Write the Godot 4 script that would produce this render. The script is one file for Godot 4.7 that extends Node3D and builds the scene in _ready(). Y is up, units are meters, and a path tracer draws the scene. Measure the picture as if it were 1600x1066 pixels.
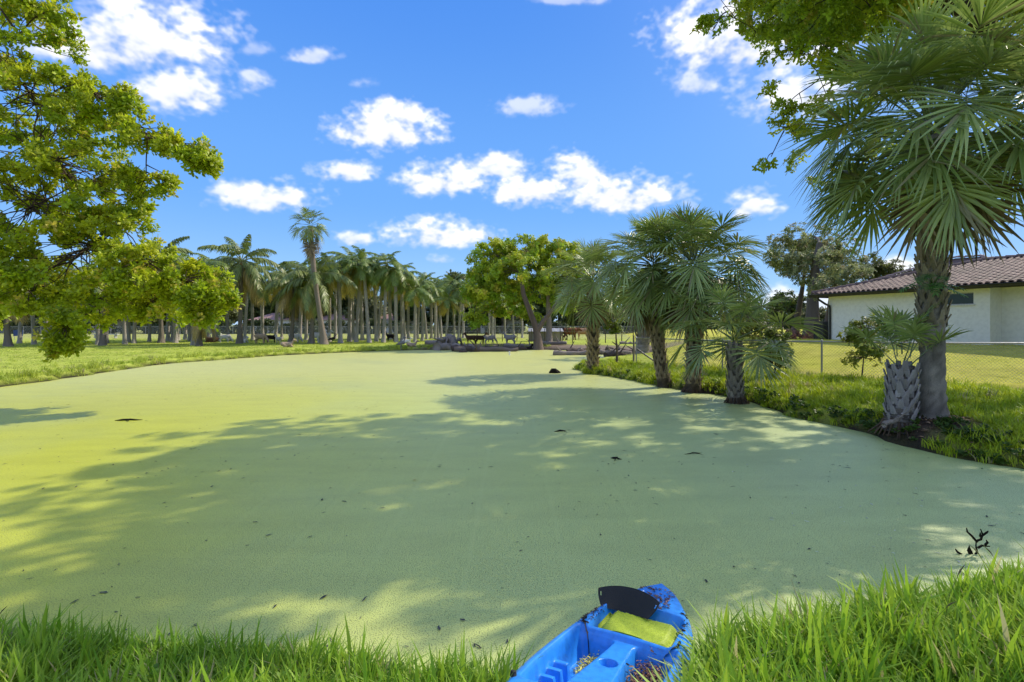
extends Node3D
# A duckweed pond between palms. Camera at the origin, 1.9 m above the water, looking along -Z.

const EYE := 1.9
const FOCAL := 800.0      # of a picture 1600 wide
const LEVEL := 508.0      # the row of the horizon
const SKY_LEVEL := 0.71   # against the exposure of 1.65
const SUN_TO := Vector3(0.652, 0.645, -0.398)

var rng := RandomNumberGenerator.new()
var taken := {}
var M := {}
var fine := FastNoiseLite.new()
var broad := FastNoiseLite.new()
var cloud := FastNoiseLite.new()
var cloud2 := FastNoiseLite.new()
var shore := PackedVector2Array()
var sdg := PackedFloat32Array()
const SX0 := -24.0
const SZ0 := -48.0
const SN := 4.0          # samples per metre
const SW := 180
const SH := 208


# ---------------------------------------------------------------- mesh collecting
class MB:
	var v := PackedVector3Array()
	var c := PackedColorArray()
	var i := PackedInt32Array()
	var col := Color.WHITE
	var jit := 0.0     # how much the tone differs along and round a tube

	func vert(p: Vector3) -> int:
		v.append(p)
		c.append(col)
		return v.size() - 1

	func tri(a: int, b: int, d: int) -> void:
		i.append(a)
		i.append(b)
		i.append(d)

	func quad(a: int, b: int, d: int, e: int) -> void:
		i.append(a)
		i.append(b)
		i.append(d)
		i.append(a)
		i.append(d)
		i.append(e)

	func face(a: Vector3, b: Vector3, d: Vector3, e: Vector3) -> void:
		var k := v.size()
		vert(a)
		vert(b)
		vert(d)
		vert(e)
		quad(k, k + 1, k + 2, k + 3)

	func tube(p: PackedVector3Array, r: PackedFloat32Array, sides := 8, wob := 0.0, seed_ := 1) -> void:
		var first := v.size()
		var n := p.size()
		var side := Vector3.ZERO
		var plain := col
		for k in n:
			var t := (p[mini(k + 1, n - 1)] - p[maxi(k - 1, 0)]).normalized()
			if k == 0:
				side = t.cross(Vector3.UP if absf(t.y) < 0.9 else Vector3.RIGHT).normalized()
			else:
				side = (side - t * side.dot(t)).normalized()
			var other := t.cross(side)
			for s in sides:
				var a := TAU * s / sides
				var q := r[k]
				if jit > 0.0:
					col = plain * (1.0 + jit * (0.7 * sin(k * 5.77) + 2.0 * fposmod(sin(k * 127.1 + s * 311.7) * 4375.85, 1.0) - 1.0))
				if wob > 0.0:
					q *= 1.0 + wob * sin(s * 12.9898 + k * 4.1414 + seed_) 
				vert(p[k] + (side * cos(a) + other * sin(a)) * q)
		col = plain
		for k in n - 1:
			for s in sides:
				var a := first + k * sides + s
				var b := first + k * sides + (s + 1) % sides
				quad(a, b, b + sides, a + sides)
		for e in [0, n - 1]:
			if r[e] > 0.004:
				var m := vert(p[e])
				for s in sides:
					tri(m, first + e * sides + s, first + e * sides + (s + 1) % sides)

	func box(t: Transform3D, s: Vector3) -> void:
		var h := s * 0.5
		for f in [[Vector3.RIGHT, Vector3.UP, Vector3.BACK], [Vector3.UP, Vector3.BACK, Vector3.RIGHT], [Vector3.BACK, Vector3.RIGHT, Vector3.UP]]:
			for g in [-1.0, 1.0]:
				var n: Vector3 = f[0] * h * g
				var a: Vector3 = f[1] * h
				var b: Vector3 = f[2] * h * g
				face(t * (n - a - b), t * (n - a + b), t * (n + a + b), t * (n + a - b))

	# a bar with a chamfer on its long edges
	func bar(a: Vector3, b: Vector3, r0: float, r1: float, sides := 6) -> void:
		tube(PackedVector3Array([a, b]), PackedFloat32Array([r0, r1]), sides)

	func grid(rows: Array, closed := false) -> void:
		var first := v.size()
		var w: int = rows[0].size()
		for r in rows:
			for p in r:
				vert(p)
		for k in rows.size() - 1:
			for s in (w if closed else w - 1):
				var a: int = first + k * w + s
				var b: int = first + k * w + (s + 1) % w
				quad(a, b, b + w, a + w)

	# a blade: points along it, half widths, the direction of its width, a fold depth
	func blade(p: PackedVector3Array, w: PackedFloat32Array, side: Vector3, fold: Vector3) -> void:
		var first := v.size()
		var n := p.size()
		for k in n:
			if fold == Vector3.ZERO:
				vert(p[k] - side * w[k])
				vert(p[k] + side * w[k])
			else:
				vert(p[k] - side * w[k])
				vert(p[k] - fold * w[k])
				vert(p[k] + side * w[k])
		var q := 2 if fold == Vector3.ZERO else 3
		for k in n - 1:
			for s in q - 1:
				quad(first + k * q + s, first + k * q + s + 1, first + (k + 1) * q + s + 1, first + (k + 1) * q + s)

	func mesh(m: Material) -> ArrayMesh:
		var n := PackedVector3Array()
		n.resize(v.size())
		for k in range(0, i.size(), 3):
			var a := i[k]
			var b := i[k + 1]
			var d := i[k + 2]
			var f := (v[d] - v[a]).cross(v[b] - v[a])
			n[a] += f
			n[b] += f
			n[d] += f
		for k in n.size():
			n[k] = n[k].normalized() if n[k].length_squared() > 1e-20 else Vector3.UP
		var arrays := []
		arrays.resize(Mesh.ARRAY_MAX)
		arrays[Mesh.ARRAY_VERTEX] = v
		arrays[Mesh.ARRAY_NORMAL] = n
		arrays[Mesh.ARRAY_COLOR] = c
		arrays[Mesh.ARRAY_INDEX] = i
		var out := ArrayMesh.new()
		out.add_surface_from_arrays(Mesh.PRIMITIVE_TRIANGLES, arrays)
		out.surface_set_material(0, m)
		return out


# ---------------------------------------------------------------- objects
func numbered(called: String) -> String:
	var k: int = taken.get(called, 0)
	taken[called] = k + 1
	return called if k == 0 else "%s_%03d" % [called, k]


func tag(o: Node3D, label: String, category: String, group := "") -> Node3D:
	o.set_meta("label", label)
	o.set_meta("category", category)
	if group:
		o.set_meta("group", group)
	return o


func thing(called: String, label: String, category: String, pos := Vector3.ZERO, turn := 0.0, group := "") -> Node3D:
	var o := Node3D.new()
	o.name = numbered(called)
	add_child(o)
	o.position = pos
	o.rotation.y = turn
	return tag(o, label, category, group)


func obj(called: String, mesh: Mesh, parent: Node = self, t := Transform3D.IDENTITY) -> MeshInstance3D:
	var o := MeshInstance3D.new()
	o.mesh = mesh
	o.transform = t
	if parent == self:
		o.name = numbered(called)
		add_child(o)
	else:
		o.name = called
		parent.add_child(o, true)
	return o


func struct(called: String, mesh: Mesh) -> MeshInstance3D:
	var o := obj(called, mesh)
	o.set_meta("kind", "structure")
	return o


func scatter(called: String, mesh: Mesh, where: Array, tint: PackedColorArray, parent: Node = self) -> MultiMeshInstance3D:
	var mm := MultiMesh.new()
	mm.transform_format = MultiMesh.TRANSFORM_3D
	mm.use_colors = true
	mm.mesh = mesh
	mm.instance_count = where.size()
	for k in where.size():
		mm.set_instance_transform(k, where[k])
		mm.set_instance_color(k, tint[k])
	var o := MultiMeshInstance3D.new()
	o.multimesh = mm
	o.set_meta("kind", "stuff")
	if parent == self:
		o.name = numbered(called)
		add_child(o)
	else:
		o.name = called
		parent.add_child(o, true)
	return o


func R(a: float, b: float) -> float:
	return rng.randf_range(a, b)


func V(v: float) -> Color:
	return Color(v, v, v)


func mixc(a: Color, b: Color, t: float) -> Color:
	return a.lerp(b, t)


# where the ray through a pixel of the photograph stands at a given distance, or on ground of a given height
func far(px: float, py: float, d: float) -> Vector3:
	return Vector3((px - 800.0) / FOCAL * d, EYE - (py - LEVEL) / FOCAL * d, -d)


func foot(px: float, py: float, h := 0.33) -> Vector3:
	var d := FOCAL * (EYE - h) / (py - LEVEL)
	var p := Vector3((px - 800.0) / FOCAL * d, h, -d)
	p.y = ground(p.x, p.z)
	return p


# ---------------------------------------------------------------- ground
func seg_dist(p: Vector2, a: Vector2, b: Vector2) -> float:
	var ab := b - a
	return p.distance_to(a + ab * clampf((p - a).dot(ab) / ab.length_squared(), 0.0, 1.0))


func plan_shore() -> void:
	for p in [[-15.67, -15.67], [-15.65, -17.27], [-15.87, -18.54], [-16.81, -23.38], [-16.78, -25.33], [-15.89, -27.64], [-14.93, -31.02], [-13.09, -33.78], [-10.86, -36.19], [-7.7, -38.48], [-5.0, -39.6], [-1.97, -39.5], [0, -39.8], [2.92, -38.97], [5.56, -37.07], [7.07, -35.35], [8.64, -34.2], [9.6, -32.6], [7.76, -31.02], [5.74, -28.68], [4.33, -26.67], [3.26, -24.13], [2.73, -22.03], [2.88, -20.0], [3.71, -18.54], [4.33, -16.89], [4.55, -15.83], [4.94, -14.9], [5.5, -14.3], [5.83, -13.33], [5.81, -12.06], [5.75, -10.7], [6.01, -9.62], [6.37, -9.1], [6.2, -8.26], [6.17, -7.72], [6.36, -7.27], [6.62, -6.97], [7.0, -6.4], [7.6, -5.4], [6.6, -4.5], [5.0, -3.85], [3.45, -3.42], [1.96, -3.06], [0.95, -2.74], [0.3, -2.58], [-0.2, -2.55], [-1.45, -2.78], [-2.95, -2.95], [-5, -3.25], [-8, -4.2], [-12, -7], [-14.6, -11]]:
		shore.append(Vector2(p[0], p[1]))
	sdg.resize(SW * SH)
	for j in SH:
		for k in SW:
			var p := Vector2(SX0 + k / SN, SZ0 + j / SN)
			var d := 1e9
			for s in shore.size():
				d = minf(d, seg_dist(p, shore[s], shore[(s + 1) % shore.size()]))
			if Geometry2D.is_point_in_polygon(p, shore):
				d = -d
			d += fine.get_noise_2d(p.x * 14.0, p.y * 14.0) * 0.16 * clampf(-p.y / 8.0, 0.4, 1.6)
			sdg[j * SW + k] = d


func sd(x: float, z: float) -> float:
	var u := clampf((x - SX0) * SN, 0.0, SW - 1.001)
	var w := clampf((z - SZ0) * SN, 0.0, SH - 1.001)
	var a := int(u)
	var b := int(w)
	var k := b * SW + a
	return lerpf(lerpf(sdg[k], sdg[k + 1], u - a), lerpf(sdg[k + SW], sdg[k + SW + 1], u - a), w - b)


func yard(x: float, z: float) -> float:   # metres past the wire fence, towards the house
	return (x - 9.2) * 0.81 - (z + 15.2) * 0.587


func ground(x: float, z: float) -> float:
	var s := sd(x, z)
	if s < 0.0:
		return maxf(-0.6, s * 0.7)
	var n := broad.get_noise_2d(x * 3.0, z * 3.0)
	var h := 0.2 * smoothstep(0.0, 0.3, s) + 0.13 * smoothstep(0.2, 2.5, s) + n * 0.05 * smoothstep(0.0, 1.0, s)
	var near := smoothstep(-5.5, -4.0, z)
	h = lerpf(h, 0.07 * smoothstep(0.0, 0.12, s) + 0.16 * smoothstep(0.1, 2.0, s) + n * 0.03, near)
	h += 0.78 * smoothstep(0.8, 11.0, yard(x, z)) * smoothstep(1.5, 7.0, x + z * 0.2) * smoothstep(-3.0, -8.0, z)
	h += 0.17 * exp(-((x - 6.95) * (x - 6.95) + (z + 8.5) * (z + 8.5)) / 0.55)
	h += 0.1 * exp(-((x - 5.1) * (x - 5.1) + (z + 14.4) * (z + 14.4)) / 0.3)
	h += 0.1 * smoothstep(60.0, 200.0, -z) * n
	return h


func make_ground() -> void:
	var xs := PackedFloat32Array()
	var zs := PackedFloat32Array()
	var t := 23.0
	var left := []
	while t < 900.0:
		left.append(-t)
		t *= 1.13
	left.reverse()
	for a in left:
		xs.append(a)
	t = -22.6
	while t < 20.0:
		xs.append(t)
		t += 0.3
	t = 20.0
	while t < 900.0:
		xs.append(t)
		t *= 1.13
	t = 30.0
	while t > 3.0:
		zs.append(t)
		t *= 0.7
	t = 2.0
	while t > -47.0:
		zs.append(t)
		t -= 0.3 if t < -6.0 else 0.2
	t = -47.2
	while t > -1400.0:
		zs.append(t)
		t *= 1.035 if t > -130.0 else 1.25
	var mb := MB.new()
	var w := xs.size()
	for z in zs:
		for x in xs:
			var h := ground(x, z)
			var s := sd(x, z)
			var y := yard(x, z)
			var n := broad.get_noise_2d(x * 5.0, z * 5.0) * 0.5 + 0.5
			var f := fine.get_noise_2d(x * 9.0, z * 9.0) * 0.5 + 0.5
			var c := Color(0.37, 0.46, 0.06).lerp(Color(0.48, 0.52, 0.1), n)      # pasture
			c = c.lerp(Color(0.4, 0.4, 0.14), smoothstep(48.0, 70.0, -z) * 0.8)
			if y > -0.6 and x + z * 0.2 > 2.0:                                    # the mown lawn behind the wire
				c = c.lerp(Color(0.5, 0.52, 0.055).lerp(Color(0.55, 0.5, 0.1), n), smoothstep(-0.2, 0.8, y))
				var dry := exp(-pow((y - 0.7 + 0.8 * (n - 0.5)) / 0.8, 2.0)) * smoothstep(0.25, 0.6, f + 0.15)
				c = c.lerp(Color(0.36, 0.27, 0.15), dry * 0.85)
			if z < -33.0 and z > -47.0 and x > -9.0 and x < 16.0:                 # trampled mud on the far shore
				var mud := smoothstep(-9.0, -5.0, x) * smoothstep(16.0, 9.0, x) * smoothstep(5.0, 1.2, s + (n - 0.5) * 3.0)
				c = c.lerp(Color(0.2, 0.15, 0.115).lerp(Color(0.3, 0.24, 0.19), f), mud)
			if z > -34.0 and x > 2.0:
				c = c.lerp(Color(0.22, 0.26, 0.04), smoothstep(0.5, -0.5, y) * 0.5)
				var hump := exp(-(pow(x - 6.75, 2.0) + pow(z + 8.35, 2.0)) / 0.5) + exp(-(pow(x - 5.2, 2.0) + pow(z + 14.35, 2.0)) / 0.5)
				c = c.lerp(Color(0.085, 0.06, 0.045), clampf(hump * 1.6, 0.0, 1.0))
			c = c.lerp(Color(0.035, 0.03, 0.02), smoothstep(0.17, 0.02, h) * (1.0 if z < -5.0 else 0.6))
			mb.col = c
			mb.vert(Vector3(x, h, z))
	for j in zs.size() - 1:
		for k in w - 1:
			mb.quad(j * w + k, j * w + k + 1, (j + 1) * w + k + 1, (j + 1) * w + k)
	struct("ground", mb.mesh(M.soil))


func make_pond() -> void:
	var mb := MB.new()
	var rows := 130
	var cols := 110
	for j in rows + 1:
		var z := -2.0 - 39.0 * pow(float(j) / rows, 1.5)
		for k in cols + 1:
			var x := -19.0 + 30.0 * k / cols
			var n := broad.get_noise_2d(x * 2.2, z * 2.2)
			var f := fine.get_noise_2d(x * 5.0, z * 5.0)
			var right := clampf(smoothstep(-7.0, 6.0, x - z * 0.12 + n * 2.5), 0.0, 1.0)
			var c := Color(0.52, 0.54, 0.035).lerp(Color(0.46, 0.55, 0.21), right)  # greyer weed to the right, with pale sky sheen painted into the colour
			c = c.lerp(Color(0.56, 0.57, 0.17), smoothstep(9.0, 24.0, -z))
			c = c.lerp(Color(0.36, 0.42, 0.19), smoothstep(0.0, 0.5, n * 0.6 + f * 0.5 - 0.02) * 0.3)
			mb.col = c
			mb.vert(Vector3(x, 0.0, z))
	for j in rows:
		for k in cols:
			var a := j * (cols + 1) + k
			mb.quad(a, a + 1, a + cols + 2, a + cols + 1)
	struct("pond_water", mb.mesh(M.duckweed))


# ---------------------------------------------------------------- textures, materials, sky
func noise(freq: float, octaves: int, kind := FastNoiseLite.TYPE_SIMPLEX_SMOOTH, seed_ := 3) -> FastNoiseLite:
	var n := FastNoiseLite.new()
	n.noise_type = kind
	n.frequency = freq
	n.fractal_octaves = octaves
	n.seed = seed_
	return n


func tex(n: FastNoiseLite, size: int, stops: Array, normalize := true) -> NoiseTexture2D:
	var t := NoiseTexture2D.new()
	t.width = size
	t.height = size
	t.seamless = true
	t.normalize = normalize
	t.noise = n
	if stops.size():
		var g := Gradient.new()
		var at := PackedFloat32Array()
		var cs := PackedColorArray()
		for s in stops:
			at.append(s[0])
			cs.append((s[1] as Color).linear_to_srgb())
		g.offsets = at
		g.colors = cs
		t.color_ramp = g
	return t


func mat(called: String, albedo: Color, rough: float, o := {}) -> StandardMaterial3D:
	var m := StandardMaterial3D.new()
	m.resource_name = called
	m.albedo_color = albedo.linear_to_srgb()
	m.roughness = rough
	m.cull_mode = BaseMaterial3D.CULL_DISABLED
	m.vertex_color_use_as_albedo = o.get("vc", true)
	m.metallic_specular = o.get("spec", 0.5)
	m.metallic = o.get("metal", 0.0)
	if o.has("tex"):
		m.albedo_texture = o.tex
		m.uv1_triplanar = true
		m.uv1_world_triplanar = o.get("world", false)
		m.uv1_scale = Vector3.ONE * o.get("scale", 1.0) if not o.has("scale3") else o.scale3
	if o.has("bump"):
		m.heightmap_enabled = true
		m.heightmap_texture = o.bump
		m.heightmap_scale = o.get("depth", 1.0)
		m.uv1_triplanar = true
		m.uv1_world_triplanar = o.get("world", false)
		m.uv1_scale = Vector3.ONE * o.get("scale", 1.0) if not o.has("scale3") else o.scale3
	if o.has("detail"):
		m.detail_enabled = true
		m.detail_albedo = o.detail
		m.detail_blend_mode = BaseMaterial3D.BLEND_MODE_MUL
		m.detail_uv_layer = BaseMaterial3D.DETAIL_UV_2
		m.uv2_triplanar = true
		m.uv2_world_triplanar = o.get("world", false)
		m.uv2_scale = o.get("scale2v", Vector3.ONE * o.get("scale2", 0.1))
	if o.has("through"):
		m.backlight_enabled = true
		m.backlight = V(o.through).linear_to_srgb()
	M[called] = m
	return m


func make_materials() -> void:
	var grain := tex(noise(0.03, 5), 512, [[0.0, V(0.45)], [0.5, V(0.8)], [1.0, V(1.0)]])
	var patch := tex(noise(0.012, 5, FastNoiseLite.TYPE_SIMPLEX_SMOOTH, 9), 512, [[0.0, V(0.62)], [0.5, V(0.88)], [1.0, V(1.0)]])
	var soft := tex(noise(0.012, 4, FastNoiseLite.TYPE_SIMPLEX_SMOOTH, 29), 512, [[0.0, V(0.86)], [0.5, V(0.95)], [1.0, V(1.0)]])
	var rough_h := tex(noise(0.035, 5, FastNoiseLite.TYPE_SIMPLEX_SMOOTH, 5), 512, [])
	var cells := noise(0.085, 2, FastNoiseLite.TYPE_CELLULAR, 7)
	cells.cellular_return_type = FastNoiseLite.RETURN_DISTANCE
	var weed := tex(cells, 1024, [[0.0, V(1.0)], [0.45, V(0.86)], [0.75, V(0.5)], [1.0, V(0.24)]])
	var weed_h := tex(cells, 1024, [[0.0, V(1.0)], [0.6, V(0.5)], [1.0, V(0.0)]])
	var bark := noise(0.05, 5, FastNoiseLite.TYPE_SIMPLEX_SMOOTH, 12)
	var bark_t := tex(bark, 512, [[0.0, V(0.3)], [0.45, V(0.7)], [1.0, V(1.0)]])
	var bark_h := tex(bark, 512, [])
	var turf := tex(noise(0.06, 4, FastNoiseLite.TYPE_SIMPLEX_SMOOTH, 21), 1024, [[0.0, V(0.35)], [0.5, V(0.75)], [1.0, V(1.0)]])
	mat("soil", V(1.55), 0.95, {"tex": turf, "bump": rough_h, "depth": 4.0, "world": true, "scale": 0.9, "detail": patch, "scale2": 0.11, "spec": 0.2})
	mat("duckweed", V(1.2), 0.45, {"tex": weed, "bump": weed_h, "depth": 0.5, "world": true, "scale": 1.3, "detail": soft, "scale2v": Vector3(0.1, 0.3, 0.34), "spec": 0.55})
	mat("duckweed_fine", V(1.25), 0.5, {"tex": weed, "bump": weed_h, "depth": 0.3, "scale": 2.6, "spec": 0.4})
	mat("grass", V(1.0), 0.5, {"through": 0.75, "spec": 0.4})
	mat("fan_leaf", V(1.05), 0.36, {"through": 0.45, "spec": 0.6})
	mat("dry_leaf", V(1.0), 0.8, {"through": 0.3, "spec": 0.3})
	mat("feather_leaf", V(1.0), 0.45, {"through": 0.5, "spec": 0.5})
	mat("tree_leaf", V(1.0), 0.45, {"through": 0.95, "spec": 0.45})
	mat("bark", V(1.25), 0.9, {"tex": bark_t, "bump": bark_h, "depth": 3.0, "scale3": Vector3(2.2, 0.9, 2.2), "spec": 0.25})
	mat("palm_bark", V(1.3), 0.9, {"tex": bark_t, "bump": bark_h, "depth": 5.0, "scale3": Vector3(2.0, 5.0, 2.0), "spec": 0.25})
	mat("boot", V(1.3), 0.85, {"tex": bark_t, "bump": bark_h, "depth": 1.2, "scale3": Vector3(6.0, 2.5, 6.0), "spec": 0.25})
	mat("stucco", V(1.05), 0.9, {"tex": soft, "scale": 0.8, "spec": 0.25})
	mat("clay", V(1.2), 0.7, {"tex": grain, "scale": 2.2, "world": true, "spec": 0.4})
	mat("dark_metal", V(0.018), 0.4, {"vc": false})
	mat("steel", V(0.33), 0.45, {"vc": false, "metal": 0.7})
	mat("wood", V(1.2), 0.85, {"tex": bark_t, "bump": bark_h, "depth": 1.0, "scale3": Vector3(5, 1.4, 5), "spec": 0.25})
	mat("plastic", Color(0.03, 0.29, 0.87), 0.3, {"vc": false, "tex": patch, "scale": 3.0, "bump": rough_h, "depth": 0.05, "spec": 0.5})
	mat("black_plastic", V(0.012), 0.75, {"vc": false, "bump": rough_h, "scale": 9.0, "depth": 0.2})
	mat("litter", V(1.0), 0.85, {"spec": 0.3})
	mat("hide", V(1.0), 0.9, {"tex": grain, "scale": 3.0, "spec": 0.2})
	mat("paint", V(1.0), 0.6, {"tex": grain, "scale": 1.5})
	var g := mat("glass", Color(0.03, 0.045, 0.02), 0.08, {"vc": false})  # mirrored trees and the dark room behind are put into this green-black
	g.specular_mode = BaseMaterial3D.SPECULAR_SCHLICK_GGX
	g.metallic_specular = 0.4


const CLOUDS := [[205, 62, 160, 78, 1.0], [110, 60, 90, 45, 0.9], [275, 140, 95, 42, 0.95], [395, 130, 30, 22, 0.6], [490, 87, 40, 13, 0.6], [600, 200, 86, 42, 1.0], [632, 185, 40, 28, 1.0],
	[410, 310, 86, 26, 0.95], [360, 300, 40, 18, 0.8], [540, 270, 55, 17, 0.9], [690, 282, 76, 29, 1.0], [775, 264, 54, 22, 0.9], [835, 300, 75, 30, 1.0], [905, 276, 56, 34, 0.9], [960, 305, 112, 34, 1.0],
	[690, 366, 90, 24, 1.0], [553, 373, 32, 13, 0.8], [825, 168, 58, 17, 0.55], [1178, 322, 42, 26, 0.95], [1170, 65, 150, 62, 1.0], [1085, 132, 40, 22, 0.6], [1235, 150, 90, 45, 0.95], [690, 405, 24, 8, 0.6],
	[1400, 424, 70, 20, 0.9], [570, 130, 24, 9, 0.3], [400, 78, 30, 12, 0.3], [900, 0, 60, 10, 0.4], [1520, 330, 60, 16, 0.5], [80, 470, 120, 18, 0.6], [1260, 470, 130, 20, 0.7]]


func sky_color(d: Vector3, seen: bool) -> Color:
	var e := clampf(d.y, 0.0, 1.0)
	var c := Color(0.34, 0.60, 0.93).lerp(Color(0.16, 0.40, 0.88), smoothstep(0.0, 0.24, e))
	c = c.lerp(Color(0.07, 0.25, 0.76), smoothstep(0.18, 0.62, e))
	c = c.lerp(Color(0.62, 0.74, 0.90), 0.55 * exp(-e * 26.0))
	var ang := d.dot(SUN_TO.normalized())
	c += Color(1.0, 0.97, 0.92) * (1.3 * pow(maxf(ang, 0.0), 60.0) + 0.4 * pow(maxf(ang, 0.0), 12.0))   # bright air round the unseen sun, added to lift the shaded parts
	var dens := 0.0
	var lit := 0.8
	var w := cloud.get_noise_3d(d.x * 100.0, d.y * 160.0, d.z * 100.0)
	if d.z < -0.25:
		var px := 800.0 - d.x / d.z * FOCAL
		var py := LEVEL + d.y / d.z * FOCAL
		var w2 := cloud2.get_noise_3d(d.x * 100.0, d.y * 160.0, d.z * 100.0)
		for k in CLOUDS:
			var dx: float = (px - k[0]) / k[2]
			if absf(dx) > 1.9:
				continue
			var dy: float = (py - k[1]) / k[3]
			if dy < 0.0:
				dy *= 0.92
			else:
				dy *= 1.25
			if absf(dy) > 1.9:
				continue
			var m: float = (1.0 - dx * dx - dy * dy) * 1.0 - 0.08 + w * 1.25 + w2 * 0.28
			var a: float = smoothstep(-0.08, 0.85, m + 0.12 * w2) * k[4]
			var wisp: float = smoothstep(-0.55, 0.5, m + w2 * 0.5) * 0.3 * k[4]
			a = maxf(a, wisp)
			if a > dens:
				dens = a
				lit = clampf(0.62 - dy * 0.5 + w * 0.8 + w2 * 0.25 + (1.0 - a) * 0.25, 0.0, 1.0)
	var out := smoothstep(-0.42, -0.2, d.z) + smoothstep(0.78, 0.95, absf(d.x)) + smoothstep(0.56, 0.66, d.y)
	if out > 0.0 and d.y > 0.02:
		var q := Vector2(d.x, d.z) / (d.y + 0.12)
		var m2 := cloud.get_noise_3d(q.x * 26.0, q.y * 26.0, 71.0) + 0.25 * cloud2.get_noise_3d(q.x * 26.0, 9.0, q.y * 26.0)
		var a2 := smoothstep(-0.06, 0.26, m2) * clampf(out, 0.0, 1.0) * smoothstep(0.02, 0.12, d.y)  # clouds out of view, set denser than those in view for more fill
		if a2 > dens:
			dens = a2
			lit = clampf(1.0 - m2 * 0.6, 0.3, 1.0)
	var white := Color(0.64, 0.69, 0.80).lerp(Color(1.06, 1.05, 1.05), lit)
	return c.lerp(white, dens * 0.97) * SKY_LEVEL


func sky_panel(w: int, h: int, a0: float, a1: float, e0: float, e1: float) -> Image:   # azimuth from -Z to the right, elevation e0 at the top
	var im := Image.create(w, h, false, Image.FORMAT_RGBF)
	for y in h:
		var e := lerpf(e0, e1, (y + 0.5) / h)
		for x in w:
			var a := lerpf(a0, a1, (x + 0.5) / w)
			im.set_pixel(x, y, sky_color(Vector3(sin(a) * cos(e), sin(e), -cos(a) * cos(e)), true))
	return im


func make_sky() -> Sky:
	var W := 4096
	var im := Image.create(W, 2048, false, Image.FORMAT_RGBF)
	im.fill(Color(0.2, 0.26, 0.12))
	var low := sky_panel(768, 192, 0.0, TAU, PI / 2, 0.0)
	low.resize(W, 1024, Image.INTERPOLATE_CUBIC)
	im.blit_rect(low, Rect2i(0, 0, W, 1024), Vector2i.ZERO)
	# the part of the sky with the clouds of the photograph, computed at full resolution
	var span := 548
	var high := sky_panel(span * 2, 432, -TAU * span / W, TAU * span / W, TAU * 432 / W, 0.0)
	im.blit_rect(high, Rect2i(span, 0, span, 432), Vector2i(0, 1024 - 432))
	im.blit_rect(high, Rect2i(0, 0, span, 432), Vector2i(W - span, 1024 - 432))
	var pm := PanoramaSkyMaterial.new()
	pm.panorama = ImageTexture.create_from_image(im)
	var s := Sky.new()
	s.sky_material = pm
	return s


# ---------------------------------------------------------------- palms
var fans := {}       # elevation class -> meshes of fan fronds
var rounds := {}     # the same with longer stalks and rounder blades
var feathers := {}
const BINS := [78, 55, 32, 10, -14, -38, -62]


func bend_path(elev: float, length: float, sag: float, n: int) -> PackedVector3Array:
	var p := PackedVector3Array([Vector3.ZERO])
	var a := elev
	var q := Vector3.ZERO
	for k in n:
		a -= sag / n * (0.35 + 0.65 * cos(a))
		q += Vector3(cos(a), sin(a), 0) * length / n
		p.append(q)
	return p


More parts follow.
